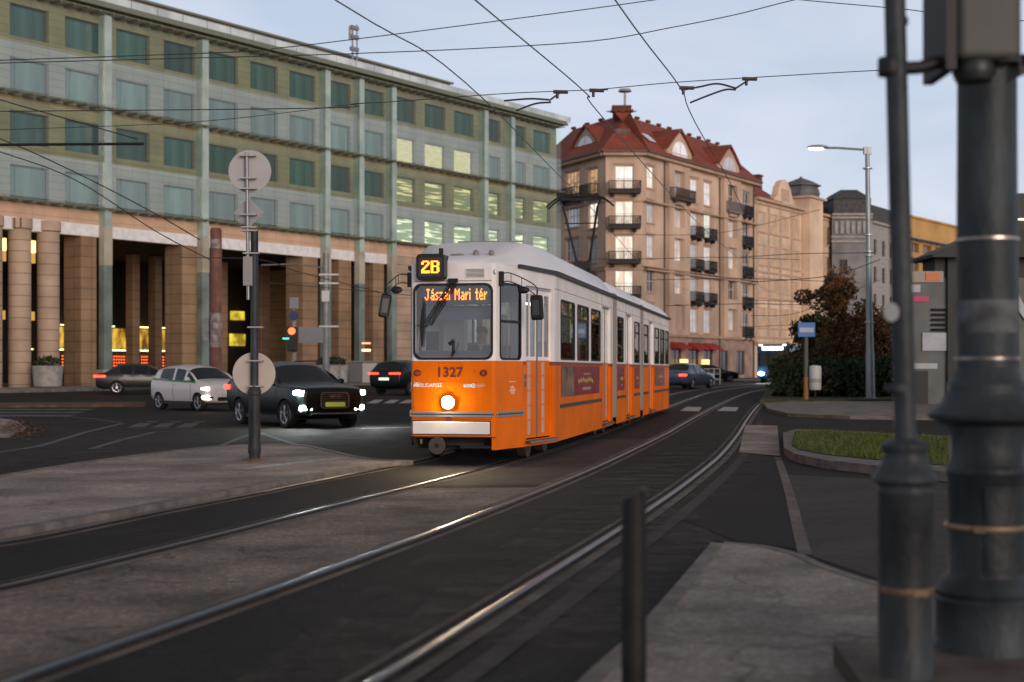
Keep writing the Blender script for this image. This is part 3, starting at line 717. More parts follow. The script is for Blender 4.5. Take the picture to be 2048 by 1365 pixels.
def add_window(F, ws, t, z, m=None, rec=.13):
    o = F.put('window', ws[0], t - ws[2] / 2, -rec, z); put('pane', ws[1], o, (0, 0, 0), m); return o
def balcony(F, t, z, w, dep=1.0, solid=False, m=IRON):
    a = MB()
    a.box(t - w / 2, t + w / 2, -dep, 0, z - .18, z)
    a.box(t - w / 2, t + w / 2, -dep, -dep + .06, z + .92, z + 1.0)
    for sx in (-1, 1): a.box(t + sx * w / 2 - .03, t + sx * w / 2 + .03, -dep, 0, z + .92, z + 1.0)
    n = max(3, int(w / .16))
    for k in range(n + 1):
        x = t - w / 2 + w * k / n; a.box(x - .025, x + .025, -dep + .005, -dep + .05, z, z + .92)
    for k in range(1, 5):
        for sx in (-1, 1): a.box(t + sx * w / 2 - .025, t + sx * w / 2 + .025, -dep + dep * k / 5 - .02, -dep + dep * k / 5 + .02, z, z + .92)
    if solid: a.box(t - w / 2 + .02, t + w / 2 - .02, -dep + .055, -dep + .08, z, z + .26)
    for sx in (-.35, .35): a.cbox((t + w * sx, -dep * .4, z - .32), (.18, dep * .7, .3))
    return F.mesh(a, 'balcony', m)

YC = 135.0
C1 = Vector((8.9, YC)); C2 = Vector((12.4, YC)); aL, aR = R(27), R(32.9)
dR = Vector((math.sin(aR), math.cos(aR))); L0 = C1 + Vector((-math.sin(aL), math.cos(aL))) * 14; R0 = C2 + dR * 26.4
apt = thing('apartment_house', 'peach corner apartment house with red tiled roof, gabled dormers and iron balconies', 'building', (C2.x, C2.y, 0))
FL = Fac(apt, L0, -R(90) + aL); FC = Fac(apt, C1, 0.0); FR = Fac(apt, C2, R(90) - aR)
FLR = [18.3, 14.98, 11.65, 8.35, 5.1]
W15 = winset(1.7, 2.4, 2, 2, WFR, P_PALE, .07); W12 = winset(1.45, 2.1, 2, 2, WFR, P_PALE, .07); W18 = winset(2.2, 2.3, 3, 2, WFR, P_PALE, .07); W25 = winset(2.6, 2.2, 4, 2, WFR, P_PALE)
WS = winset(2.2, 2.6, 2, 1, FRAME, P_DRK)
SILLS = {}
def facade(F, length, cols, z0=.2, z1=22.0, mats=None, shops=(), shopz=(.9, 3.5)):
    """cols: (t, winset, [pane per floor or None to skip])"""
    hs = []; lst = []
    for t, ws, ps in cols:
        for k, p in enumerate(ps):
            if p is None: continue
            z = FLR[k] + (.12 if ws is W15 else .55)
            hs.append((t - ws[2] / 2, t + ws[2] / 2, z, z + ws[3])); lst.append((ws, t, z, p))
    for t in shops: hs.append((t - 1.1, t + 1.1, shopz[0], shopz[1]))
    a = MB(); wall_holes(a, 0, length, z0, z1, hs, .14, ([4.7], lambda z: 1 if z < 4.7 else 0))
    F.mesh(a, 'wall', mats or [PLAST, BASEST])
    for ws, t, z, p in lst:
        o = add_window(F, ws, t, z, p)
        for nm, y0, z0_, z1_, e in (('sill', -.12, -.14, -.003, .12), ('hood', -.10, ws[3] + .08, ws[3] + .26, .15)):
            if (nm, ws[2]) not in SILLS: b = MB(); b.box(-e, ws[2] + e, y0 - .13, -.133, z0_, z1_); SILLS[nm, ws[2]] = proto(b, nm, PLAST_D)
            put(nm, SILLS[nm, ws[2]], o, (0, 0, 0))
p, l, o_, d_, g_ = P_PALE, P_LIT, P_ORG, P_DRK, P_GRN
facade(FL, 14, [(11.6, W15, [o_, l, d_, l, d_]), (7.6, W25, [o_, p, d_, p, p]), (3.2, W15, [p, p, d_, d_, p])])
facade(FC, 3.5, [(1.75, W15, [l, l, l, l, p])])
facade(FR, 26.4, [(1.6, W12, [l, p, p, d_, p]), (7.2, W18, [p, p, p, p, None]), (11.2, W15, [p, p, p, p, p]), (14.4, W15, [p, g_, p, p, p]),
                  (19.9, W18, [d_, p, p, d_, p]), (24.2, W15, [d_, d_, d_, d_, d_])], shops=(3.2, 7.2, 11.2, 14.6, 18.4, 22.8))
for t in (3.2, 7.2, 11.2, 14.6, 18.4, 22.8): o = FR.put('shop_window', proto(window_mesh(2.2, 2.6, 2, 1, .1), 'shop_window', FRAME), t - 1.1, -.12, .9); put('pane', WS[1], o, (0, 0, 0), P_DRK)
# left face balcony is deep and curved; small iron ones elsewhere
balcony(FL, 7.6, 18.3, 4.2, 1.2, True); balcony(FL, 11.6, 18.3, 2.2, .9)
for z in FLR[:4]: balcony(FC, 1.75, z, 3.0, 1.1, True)
balcony(FR, 7.2, 18.3, 4.4, 1.1, True, mat('balcony brown', (.07, .05, .045), .7))
for t in (11.2, 14.4):
    for z in FLR[1:4]: balcony(FR, t, z, 1.9, .7, True)
balcony(FR, 19.9, 18.3, 3.4, .8, True, mat('balcony grey', (.2, .17, .16), .7))
for z in FLR: balcony(FR, 24.2, z, 2.0, .5, True)
# projecting bays on the long face, moulded bands, cornice
for t, w in ((7.2, 4.6), (19.9, 4.4)):
    a = MB(); x0, x1 = t - w / 2, t + w / 2
    for xa, xb in ((x0, t - 1.12), (t + 1.12, x1)): a.box(xa, xb, -.38, -.003, 4.9, 21.95)
    for k, z in enumerate(FLR): a.box(t - 1.12, t + 1.12, -.38, -.003, (z + 2.8 if k else 22 - .9), min(21.95, z + 3.87) if k else 21.95)
    a.box(t - 1.12, t + 1.12, -.38, -.003, 4.9, 5.5)
    FR.mesh(a, 'bay', [PLAST])
for F, n_ in ((FL, 14), (FC, 3.5), (FR, 26.4)):
    a = MB()
    for z, dd, hh in ((4.7, .3, .3), (10.9, .14, .18), (11.2, .1, .1), (17.4, .12, .14)): a.box(-.05, n_ + .05, -dd - (.4 if F is FR else 0) * (z > 5), -.004, z, z + hh)
    F.mesh(a, 'string_course', PLAST_D)
    a = MB(); a.box(-.3, n_ + .3, -.75, .0, 21.72, 22.0); a.m(1).box(-.35, n_ + .35, -.95, .1, 22.003, 22.16); F.mesh(a, 'cornice', [PLAST_D, mat('gutter', (.10, .08, .07), .6)])
def inset(P, d):
    out = []
    for i, p_ in enumerate(P):
        ds = []
        if i > 0: ds.append((P[i] - P[i - 1]).normalized())
        if i < len(P) - 1: ds.append((P[i + 1] - P[i]).normalized())
        ns = [Vector((-e.y, e.x)) for e in ds]
        if len(ns) == 2:
            b = (ns[0] + ns[1]).normalized(); out.append(p_ + b * d / max(.5, b.dot(ns[0])))
        else: out.append(p_ + ns[0] * d)
    return out
ch = [L0, C1, C2, R0]; e0 = inset(ch, -.85); e1 = inset(ch, 4.4); e2 = inset(ch, 5.9)
def lv(P, z): return [(q.x - apt.location.x, q.y - apt.location.y, z) for q in P]
a = MB(); a.rings([lv(e0, 22.17), lv(e1, 26.7), lv(e2, 27.1)], close=False, caps=False)
a.face([lv([e0[3]], 22.17)[0], lv([e1[3]], 26.7)[0], lv([e2[3]], 27.1)[0], lv([e2[3]], 22.17)[0]])
a.build('roof', REDT, apt)
a = MB()
a.rings([[(q.x - apt.location.x, q.y - apt.location.y, z) for q in (inset(ch, .9))] + [(q.x - apt.location.x, q.y - apt.location.y, z) for q in inset(ch, 11)[::-1]] for z in (0, 22.1)])
a.build('core', P_DRK, apt)
RID = mat('ridge tile', (.13, .04, .025), .8)
a = MB()
for i in range(3):
    for z, e in ((26.72, e1),):
        p0, p1 = e[i], e[i + 1]; n_ = max(2, int((p1 - p0).length / 2.3))
        for k in range(n_ + 1):
            q = p0.lerp(p1, k / n_); a.cbox((q.x - apt.location.x, q.y - apt.location.y, z + .12), (.6, .3, .24), math.atan2((p1 - p0).y, (p1 - p0).x))
a.build('ridge', RID, apt)
def chimney(x, y, z, w=.9, h=1.6, mm=RID):
    a = MB(); a.box(x - w / 2, x + w / 2, y - .4, y + .4, z - 2, z + h); a.box(x - w / 2 - .1, x + w / 2 + .1, y - .5, y + .5, z + h, z + h + .2); a.build('chimney', mm, apt)
q = (e1[1] + e1[2]) / 2 - Vector((C2.x, C2.y)); chimney(q.x, q.y + .8, 26.6, 1.7, .65)
q = e1[2].lerp(e1[3], .1) - C2
a = MB(); a.cyl((q.x, q.y + 1, 26), (q.x, q.y + 1, 29.3), .12, 8); a.lathe([(.05, 0), (.7, .1), (.55, .35), (.05, .4)], (q.x, q.y + 1, 29.2), 12); a.build('roof_vent', mat('vent metal', (.3, .3, .3), .5), apt)
def dormer(F, t, w, zb, h, gab, dep=4.5, arch=True, big=False):
    a = MB(); x0, x1 = t - w / 2, t + w / 2
    y0 = -.35 if big else .9
    a.rings([[(x0, y, zb), (x1, y, zb), (x1, y, zb + h), (t + w * .22, y, zb + h + gab * .62), (t, y, zb + h + gab), (t - w * .22, y, zb + h + gab * .62), (x0, y, zb + h)] for y in (y0, y0 + dep)])
    d = F.mesh(a, 'dormer', PLAST)
    a = MB(); n = 10; ww = w * .30
    pts = [(t - ww, zb + .5), (t + ww, zb + .5), (t + ww, zb + h * .75)] + [(t + ww * math.cos(R(180 * k / n)), zb + h * .75 + ww * .8 * math.sin(R(180 * k / n))) for k in range(1, n)] + [(t - ww, zb + h * .75)]
    a.rings([[(x, y0 - .05, z) for x, z in pts], [(x, y0 + .05, z) for x, z in pts]])
    o = a.build('window', P_PALE, d)
    a = MB(); a.box(t - .05, t + .05, y0 - .09, y0 - .052, zb + .5, zb + h * .75 + ww * .7); a.box(t - ww, t + ww, y0 - .085, y0 - .053, zb + h * .72, zb + h * .8); a.box(t - ww - .1, t + ww + .1, y0 - .2, y0 - .002, zb + .3, zb + .5)
    a.build('window_frame', WFR, d)
    a = MB()
    for sx in (-1, 1):
        A_, B_, C_ = (t + sx * (w / 2 + .25), zb + h - .1), (t + sx * w * .22, zb + h + gab * .62 + .1), (t, zb + h + gab + .12)
        a.rings([[(A_[0], y0 - .25, A_[1]), (A_[0], y0 - .25, A_[1] + .2), (A_[0], y0 + dep, A_[1] + .2), (A_[0], y0 + dep, A_[1])],
                 [(B_[0], y0 - .25, B_[1]), (B_[0], y0 - .25, B_[1] + .2), (B_[0], y0 + dep, B_[1] + .2), (B_[0], y0 + dep, B_[1])],
                 [(C_[0], y0 - .25, C_[1]), (C_[0], y0 - .25, C_[1] + .2), (C_[0], y0 + dep, C_[1] + .2), (C_[0], y0 + dep, C_[1])]])
    a.build('dormer_roof', REDT, d)
dormer(FL, 8.6, 5.0, 22.2, 1.4, 1.7)
dormer(FR, 7.2, 5.4, 21.6, 1.5, 1.9, 4, big=True); dormer(FR, 19.0, 5.2, 21.6, 1.5, 1.9, 4, big=True)
a = MB(); a.box(1.0, 2.5, 1.6, 3.5, 23.3, 24.6); a.m(1).box(1.1, 2.4, 1.5, 1.6, 23.4, 23.95); a.m(2).box(1.1, 2.4, 1.5, 1.6, 23.97, 24.5)
FC.mesh(a, 'roof_window', [REDT, P_LIT, P_DRK])
for t, z in ((12.6, 23.6), (3.2, 24.0)):
    a = MB(); a.cbox((t, 1.0, z), (1.1, 1.2, .1), 0, 0, R(40)); FR.mesh(a, 'skylight', P_PALE)
for t in (4.4, 17.2, 26.1):
    a = MB(); a.cyl((t, -.12, .3), (t, -.12, 21.7), .07, 8); FR.mesh(a, 'downpipe', MATS['gutter'])
# awnings and lit shop signs
RED = mat('red awning', (.35, .03, .03), .7)
for t in (7.2, 11.2, 14.6):
    a = MB(); a.rings([[(t - 1.4, -.05, 4.2), (t - 1.4, -1.1, 3.6), (t - 1.4, -1.1, 3.5), (t - 1.4, -.05, 3.5)], [(t + 1.4, -.05, 4.2), (t + 1.4, -1.1, 3.6), (t + 1.4, -1.1, 3.5), (t + 1.4, -.05, 3.5)]]); FR.mesh(a, 'awning', RED)
for t in (8.0, 13.0): a = MB(); a.box(t - .8, t + .8, -.5, -.35, 1.7, 2.5); FR.mesh(a, 'lit_sign', mat('amber sign', (1, .7, .3), emit=(1, .62, .22), es=1.0))

# ---- tan neighbour with curved gable and grey turret
TAN = mat('tan plaster', (.66, .485, .35), .85, noise=.2, grain=.1, gscale=.9, gstretch=(1.5, 1.5, .25), nscale=.3, bump=.2, bscale=3)
TAND = mat('tan moulding', (.50, .35, .25), .85, noise=.15)
P_TAN = mat('tan blinds pane', (.52, .38, .26), .3, spec=.7, noise=.2, nscale=.6)
P2 = C2 + dR * 26.6
tn = thing('apartment_house', 'tan apartment house with curved gable and domed grey turret beside the peach corner house', 'building', (P2.x, P2.y, 0))
F2 = Fac(tn, P2, R(90) - aR)
W24 = winset(2.4, 2.2, 3, 2, TAN, P_TAN, .12)
R2 = [16.9, 13.2, 9.6, 6.2]
hs = []; cols2 = (2.2, 5.6, 8.6, 12.0, 15.4, 18.8, 22.2)
for t in cols2:
    for z in R2: hs.append((t - 1.2, t + 1.2, z, z + 2.2))
a = MB(); wall_holes(a, 0, 24.4, .2, 20.6, hs, .2); a.box(0, .3, .01, 12, 0, 20.6); a.box(24.1, 24.4, .01, 12, 0, 20.6); F2.mesh(a, 'wall', [TAN])
for t in cols2:
    for z in R2: add_window(F2, W24, t, z, None, .18)
a = MB()
for t in cols2:
    for z in R2: a.box(t - 1.35, t + 1.35, -.14, -.003, z - .16, z - .003)
for z, dd, hh in ((4.2, .35, .35), (5.0, .15, .2), (12.3, .15, .2), (19.9, .2, .2), (20.3, .5, .3)): a.box(0, 24.4, -dd, -.004, z, z + hh)
for k in range(8): x = k * 3.4 + .5; a.box(x - .25, x + .25, -.10, -.004, 5.3, 19.8)
F2.mesh(a, 'mouldings', TAND)
a = MB(); a.box(.5, 23.9, .8, 12, 0, 20.5); F2.mesh(a, 'core', P_DRK)
a = MB()
gp = [(5.0, 20.6), (11.8, 20.6), (11.4, 21.1), (10.6, 21.5), (10.2, 22.4), (9.2, 23.2), (8.4, 23.4), (7.6, 23.2), (6.6, 22.4), (6.2, 21.5), (5.4, 21.1)]
a.rings([[(x, y, z) for x, z in gp] for y in (-.15, .6)]); F2.mesh(a, 'gable', TAN)
a = MB(); a.box(7.2, 9.6, -.2, -.152, 20.9, 22.3); F2.mesh(a, 'gable_panel', TAND)
a = MB(); a.rings([[(0, -.4, 20.62), (0, 5.0, 24.0), (0, 10, 20.62)], [(7.5, -.4, 20.62), (7.5, 5.0, 24.0), (7.5, 10, 20.62)]]); a.rings([[(8.5, .2, 20.62), (8.5, 5.0, 22.2), (8.5, 10, 20.62)], [(24.3, .2, 20.62), (24.3, 5.0, 22.2), (24.3, 10, 20.62)]]); F2.mesh(a, 'roof', REDT)
SLATE = mat('slate dome', (.12, .115, .12), .6, noise=.25, nscale=1.5)
a = MB(); a.prism([(14.3, -.9), (18.6, -.9), (19.0, 3.2), (14.3, 3.2)], 4.4, 21.9); a.box(14.0, 19.2, -1.2, 3.4, 21.92, 22.15)
F2.mesh(a, 'turret', TAN)
a = MB()
for prof in ([(0, 3.0, 23.0)],):
    rs = []
    for r_, z in ((2.1, 22.16), (2.25, 22.6), (2.15, 23.1), (1.95, 23.5), (2.4, 23.55), (2.4, 23.65), (1.3, 24.2), (.2, 24.6), (.06, 24.8)):
        rs.append([(16.5 + r_ * math.cos(R(22.5 + 45 * k)) * 1.05, 1.1 + r_ * math.sin(R(22.5 + 45 * k)), z) for k in range(8)])
    a.rings(rs)
F2.mesh(a, 'dome', SLATE)
for t, y in ((2.0, 5.0), (6.0, 5.0), (12.5, 5)):
    a = MB(); a.box(t - .5, t + .5, y - .4, y + .4, 21.5, 24.6); a.box(t - .65, t + .65, y - .5, y + .5, 24.6, 24.8); F2.mesh(a, 'chimney', RID)

# ---- grey house with attic cornices
GRY = mat('dark grey render', (.20, .195, .20), .85, noise=.25, nscale=.4); GRYL = mat('grey moulding', (.32, .30, .29), .85, noise=.2)  # front wall is given a darker grey than the receding wall
GRD = mat('grey attic', (.065, .065, .066), .8, noise=.3)
gh = thing('grey_house', 'grey house with dark moulded attic between the tan and the yellow buildings', 'building', (PX(1664, 176), 176, 0))
F3 = Fac(gh, (PX(1664, 176), 176), 0.0); w3 = PX(1742, 176) - PX(1664, 176)
hs = [(x, x + 1.0, z, z + 1.9) for x in (.9,) for z in (6, 9.6, 13.2)]
a = MB(); wall_holes(a, 0, w3, .2, 20.4, hs, .2); F3.mesh(a, 'wall', [GRY])
P_MAT = mat('dusty dark pane', (.045, .045, .05), .6, spec=.2)
WG = winset(1.0, 1.9, 2, 2, FRAME, P_DRK); WG2 = winset(1.2, 1.9, 2, 2, FRAME, P_DRK)
for h in hs: o = F3.put('window', WG[0], h[0], -.18, h[2]); put('pane', WG[1], o, (0, 0, 0), P_MAT)
a = MB(); a.box(.4, w3, .5, 14, 0, 20); F3.mesh(a, 'core', GRY)
a = MB()
for z, dd, hh in ((17.2, .25, .25), (17.8, .12, .2), (20.1, .5, .3), (20.5, .7, .25)): a.box(-.1, w3 + .1, -dd, .01, z, z + hh)
for k in range(7): a.box(.3 + k * .7, .7 + k * .7, -.15, -.01, 18.3, 19.8)
F3.mesh(a, 'mouldings', GRYL)
a = MB(); a.prism([(.2, 0), (w3, 0), (w3, 10), (.2, 10)], 20.8, 22.6); a.rings([[(.0, -.2, 22.62), (w3, -.2, 22.62), (w3, 10, 22.62), (0, 10, 22.62)], [(1.4, 1.4, 23.9), (w3 - 1.4, 1.4, 23.9), (w3 - 1.4, 8, 23.9), (1.4, 8, 23.9)]]); F3.mesh(a, 'attic', GRD)
F3b = Fac(gh, (PX(1742, 176), 176.0), R(90) - R(33))
hs = [(1.0 + 3.2 * k, 2.2 + 3.2 * k, z, z + 1.9) for k in range(4) for z in (5.6, 9.0, 12.4, 15.8)]
a = MB(); wall_holes(a, 0, 15, .2, 19.6, hs, .2); a.box(0, 15, .5, 8, 0, 19.6); F3b.mesh(a, 'wall', [GRYL])
for h in hs: o = F3b.put('window', WG2[0], h[0], -.18, h[2]); put('pane', WG2[1], o, (0, 0, 0), P_DRK)
a = MB(); a.box(0, 15, -.4, 0, 19.6, 19.9); a.m(1).box(0.3, 15, .3, 7, 19.9, 22); F3b.mesh(a, 'cornice', [GRYL, GRD])

# ---- yellow modern block with sunshade ledges
YLW = mat('ochre render', (.50, .29, .10), .8, noise=.15, nscale=.25)
yb = thing('ochre_block', 'ochre yellow modern block with blue grey sunshade ledges right of the thin pole', 'building', (PX(1730, 192), 192, 0))
F4 = Fac(yb, (PX(1730, 192), 192), R(90) - R(37))
hs = [(t, t + 3.6, z, z + 1.3) for t in [1.0 + 5 * k for k in range(12)] for z in (7.3, 10.1, 12.9, 15.7, 18.5)]
a = MB(); wall_holes(a, 0, 62, .2, 23.4, hs, .3); a.m(0).box(0, 62, .9, 14, 0, 23.39); F4.mesh(a, 'wall', [YLW])
pw = winset(3.6, 1.3, 4, 1, FRAME, P_ORG, .08)
P_BRN = mat('brown pane', (.20, .11, .04), .2, spec=.7, noise=.3)
for h in hs: o = F4.put('window', pw[0], h[0], -.28, h[2]); put('pane', pw[1], o, (0, 0, 0), P_BRN)
BLU = mat('sunshade metal', (.14, .17, .22), .5)
for k, z in enumerate((9.0, 11.8, 14.6, 17.4, 20.2)):
    a = MB()
    for j in range(3): a.box(0, 62, -.45 - .4 * j, -.2 - .4 * j, z + .02, z + .10)
    for t in range(0, 62, 2): a.box(t, t + .08, -1.2, 0, z - .12, z + .01)
    F4.mesh(a, 'sunshade', BLU)
a = MB(); a.box(-.2, 62.2, -.3, 14.2, 23.4, 23.7); F4.mesh(a, 'roof', YLW)
# ================================================================ THE TRAM
TR = thing('tram', 'orange and white articulated tram with its round headlight lit, running on the left track', 'tram', (-.894, 21.54, 0), -R(11.25))
ORA = mat('tram orange paint', (.80, .160, .0), .42, spec=.14, noise=.10, grain=.07, gscale=3, gstretch=(4, 4, .5), nscale=1.3)
WHT = mat('tram white paint', (.84, .79, .765), .4, coat=.05, noise=.08, grain=.05, gscale=3, gstretch=(4, 4, .5), nscale=1.5)
BAND = mat('tram red band', (.27, .06, .025), .4)
RFG = mat('tram roof paint', (.72, .72, .76), .5, noise=.1, nscale=1.2, stretch=(1, .3, 1))
BLK = mat('black rubber', (.012, .012, .013), .55)
GUT = mat('gutter dark', (.03, .03, .032), .5)
TGL = glassmat('tram window glass', (.60, .63, .62), .01, .06)
WGL = glassmat('windscreen glass', (.72, .76, .78), .01, .07)
INT = mat('tram lining', (.34, .34, .33), .6)
CEI = mat('tram ceiling', (.45, .45, .44), .6)
LAMPW = mat('saloon lamp', (1, 1, 1), emit=(.85, .97, 1), es=5.5)
UND = mat('underframe', (.02, .019, .018), .8, noise=.3)
CHR = mat('trim metal', (.42, .42, .42), .3, metal=.7)
TRIMD = mat('trim rubber', (.05, .055, .06), .5)
SEAT = mat('seat fabric', (.20, .05, .03), .8)
SILV = mat('grab pole', (.5, .42, .12), .3, metal=.4)
class TF(Fac):
    def L(s, t, d=0, z=0): q = s.p + s.x * t + s.n * d; return (q.x, q.y, z)
    def mtx(s): return Matrix.Translation((s.p.x, s.p.y, 0)) @ Matrix.Rotation(s.a, 4, 'Z')
def seg(p0, p1): p0, p1 = Vector(p0), Vector(p1); d = p1 - p0; f = TF(TR, p0, math.atan2(d.y, d.x)); f.len = d.length; return f
def rrect(x0, x1, z0, z1, r, n=5):
    P = []
    for cx, cz, a0 in ((x1 - r, z0 + r, -90), (x1 - r, z1 - r, 0), (x0 + r, z1 - r, 90), (x0 + r, z0 + r, 180)):
        for k in range(n + 1): an = R(a0 + 90 * k / n); P.append((cx + r * math.cos(an), cz + r * math.sin(an)))
    return P
def vwin(F, x0, x1, z0, z1, r=.09, w=.04, glass=None, name='window', bar=None, parent=None):
    """rubber gasket with a pane set in it; returns the hole for the wall"""
    o, i = rrect(x0, x1, z0, z1, r), rrect(x0 + w, x1 - w, z0 + w, z1 - w, max(.01, r - w * .6))
    a = MB(); a.rings([[(x, y, z) for x, z in P] for P, y in ((o, .03), (o, -.012), (i, -.012), (i, .03))], caps=False)
    if bar: a.box(x0 + w * .5, x1 - w * .5, -.01, .02, bar - .02, bar + .02)
    g = F.mesh(a, name, BLK)
    a = MB(); a.face([(x, .008, z) for x, z in i]); a.build('pane', glass or TGL, g)
    return (x0 + w * .75, x1 - w * .75, z0 + w * .75, z1 - w * .75)
def body_seg(F, z0, holes, red, top=3.06, wz=1.585, white0=None):
    def mi(z): return 0 if z < (wz - .065 if red else wz) else (1 if (red and z < wz) else 2)
    a = MB(); wall_holes(a, 0, F.len, z0, top, holes, .05, ([wz - .065, wz] if red else [wz], mi))
    return F.mesh(a, 'body_panel', [ORA, BAND, WHT])

# ---- front
FF = seg((-.60, 0), (.60, 0))
h = vwin(FF, -.02, 1.22, 1.60, 2.76, .12, .035, WGL, 'windscreen')
body_seg(FF, .44, [(.02, 1.18, h[2], h[3])], False)
a = MB()
for sx in (-1, 1):                                # rounded corners beside the windscreen
    P = [(sx * x, y) for x, y in ((.60, 0), (.632, .008), (.655, .03), (.668, .07), (.675, .11))]
    for (xa, ya), (xb, yb) in zip(P, P[1:]):
        for z0, z1, m_ in ((.44 if sx < 0 else .24, 1.585, 0), (1.585, 3.06, 1)):
            a.m(m_).face([(xa, ya, z0), (xb, yb, z0), (xb, yb, z1), (xa, ya, z1)])
a.build('front_corner', [ORA, WHT], TR, smooth=60)
FRD = seg((.675, .11), (.90, .95)); FLD = seg((-.90, .95), (-.675, .11))
for F in (FRD, FLD):
    h = vwin(F, .05, F.len - .08, 1.60, 2.78, .09, .03, glassmat('cab side glass', (.30, .31, .30), .01, .02), 'cab_side_window', bar=2.19)
    body_seg(F, .24 if F is FRD else .40, [h], False)
FDR = seg((.90, .95), (1.15, 2.45)); FDL = seg((-1.15, 2.45), (-.90, .95))
def door(F, x0, x1, name='door', rec=.05):
    """folding door: two leaves with narrow panes above and pale striped kick panels below"""
    zt, zb, m = 2.74, .36, (x0 + x1) / 2
    d = MB(); d.box(x0, x1, rec - .02, rec + .0, zt, zt + .04); D = F.mesh(d, name, CHR)
    for a0, a1 in ((x0 - .012, m - .015), (m + .015, x1 + .012)):
        w = a1 - a0; a = MB(); hs = []
        for k in range(2): hs.append((a0 + w * (.07 + .47 * k), a0 + w * (.46 + .47 * k), 1.66, 2.66))
        a.X = Matrix.Translation((0, rec, 0)); wall_holes(a, a0, a1, zb, zt, hs, .03, ([1.6], lambda z: 0 if z < 1.6 else 1))
        lf = a.build('leaf', [ORA, WHT], D)
        a = MB()
        for h_ in hs: a.face([(h_[0], rec + .015, h_[2]), (h_[1], rec + .015, h_[2]), (h_[1], rec + .015, h_[3]), (h_[0], rec + .015, h_[3])])
        a.build('pane', TGL, D)
        a = MB(); c = a0 + w * .34
        for k in range(5): a.box(c, c + w * .2, rec - .006, rec + .002, .42 + k * .235, .42 + k * .235 + .215)
        a.build('pale_strip', mat('pale strip', (.62, .38, .26), .5), D)
    a = MB(); a.box(m - .022, m + .022, rec - .012, rec + .01, zb, zt); a.build('rubber_edge', mat('grey rubber', (.16, .16, .16), .6), D)
    a = MB(); a.box(x0 - .03, x1 + .03, -.09, rec + .02, .285, .33); a.m(1).box(x0 - .03, x1 + .03, -.095, -.09, .29, .325); a.build('step', [TRIMD, CHR], D)
    return (x0, x1, .34, 2.78)
h = door(FDR, .13, 1.40); body_seg(FDR, .24, [h], True)
body_seg(FDL, .24, [(.2, 1.3, 1.66, 2.7)], True)
vwin(FDL, .17, 1.33, 1.63, 2.73)

def side(y0, y1, wins, doors, x=1.15, z0=.24, red=True, left=True):
    F = seg((x, y0), (x, y1)); hs = []
    for a_, b_ in wins: hs.append(vwin(F, a_ - y0, b_ - y0, 1.62, 2.66, .08, .03, bar=2.38))
    for a_, b_ in doors: hs.append(door(F, a_ - y0, b_ - y0))
    body_seg(F, z0, hs, red)
    if left:
        G_ = seg((-x, y1), (-x, y0)); hs = []
        for a_, b_ in wins + doors: hs.append(vwin(G_, y1 - b_, y1 - a_, 1.62, 2.66, .08, .03))
        body_seg(G_, z0, hs, red)
    return F
S1 = side(2.45, 10.15, [(3.05, 4.62), (4.95, 6.4), (6.75, 8.1)], [(8.45, 9.75)])
S2 = side(10.75, 15.85, [(10.95, 12.1), (14.4, 15.6)], [(12.7, 13.95)])
S3 = side(16.45, 24.4, [(16.7, 17.9), (19.6, 21.0), (21.3, 22.7), (23.0, 24.2)], [(18.05, 19.3)])
S4 = seg((1.15, 24.4), (.75, 26.7)); body_seg(S4, .24, [vwin(S4, .6, 1.9, 1.62, 2.66)], True)
S5 = seg((-.75, 26.7), (-1.15, 24.4)); body_seg(S5, .24, [], True)
S6 = seg((.75, 26.7), (-.75, 26.7)); body_seg(S6, .24, [vwin(S6, .1, 1.4, 1.62, 2.66)], False)
# seams between the skirt and wall panels
a = MB()
for F, ts in ((S1, (.32, 5.9, 7.5)), (S2, (.12, 1.8, 3.35, 5.0)), (S3, (.12, 1.45, 3.0, 5.5, 7.8)), (S4, (.2,))):
    a.X = F.mtx()
    for t in ts: a.box(t, t + .012, -.0025, -.0005, .25, 1.52)
    for t in ts: a.box(t, t + .008, -.0025, -.0005, 1.6, 3.02)
    a.box(.02, F.len - .02, -.003, -.0005, 2.80, 2.808)
a.X = Matrix(); a.box(-.6, .6, -.003, -.0005, 2.79, 2.80); a.box(-.6, .6, -.003, -.0005, .70, .706)
a.build('panel_seam', mat('seam dirt', (.10, .05, .02), .8), TR)
# bellows
for y0 in (10.15, 15.85):
    a = MB()
    for k in range(6):
        y = y0 + .05 + k * .1; a.box(-1.165, 1.165, y - .025, y + .025, .40, 3.14)
    a.box(-1.147, 1.147, y0 + .001, y0 + .599, .5, 3.07)
    a.build('bellows', mat('bellows', (.30, .27, .25), .8), TR)
# floors, ceilings, ends, lining
a = MB()
out = [(-.58, .1), (.58, .1), (.80, .98), (1.04, 2.45), (1.04, 24.4), (.7, 26.6), (-.7, 26.6), (-1.04, 24.4), (-1.04, 2.45), (-.80, .98)]
a.prism(out, .86, .90); a.build('floor', mat('tram floor', (.12, .12, .12), .7), TR)
a = MB(); a.prism(out, 2.92, 2.95)
a.build('ceiling', CEI, TR)
a = MB()
for sx in (-1, 1): a.box(sx * 1.04, sx * 1.05, 2.6, 24.3, .9, 1.56)
a.build('lining', INT, TR)
a = MB()
for y in (3.0, 4.6, 6.2, 7.8, 9.2, 11.6, 13.6, 15.2, 17, 19, 21, 23):
    for x in (-.55, .55): a.box(x - .09, x + .09, y, y + .62, 2.86, 2.915)
a.build('saloon_lamp', LAMPW, TR)
sm = MB(); sm.cbox((0, 0, .42), (.42, .42, .07)); sm.cbox((0, .2, .74), (.42, .06, .6), 0, 0, R(-8)); sm.cyl((0, 0, 0), (0, 0, .4), .05)
sm = proto(sm, 'seat', SEAT)
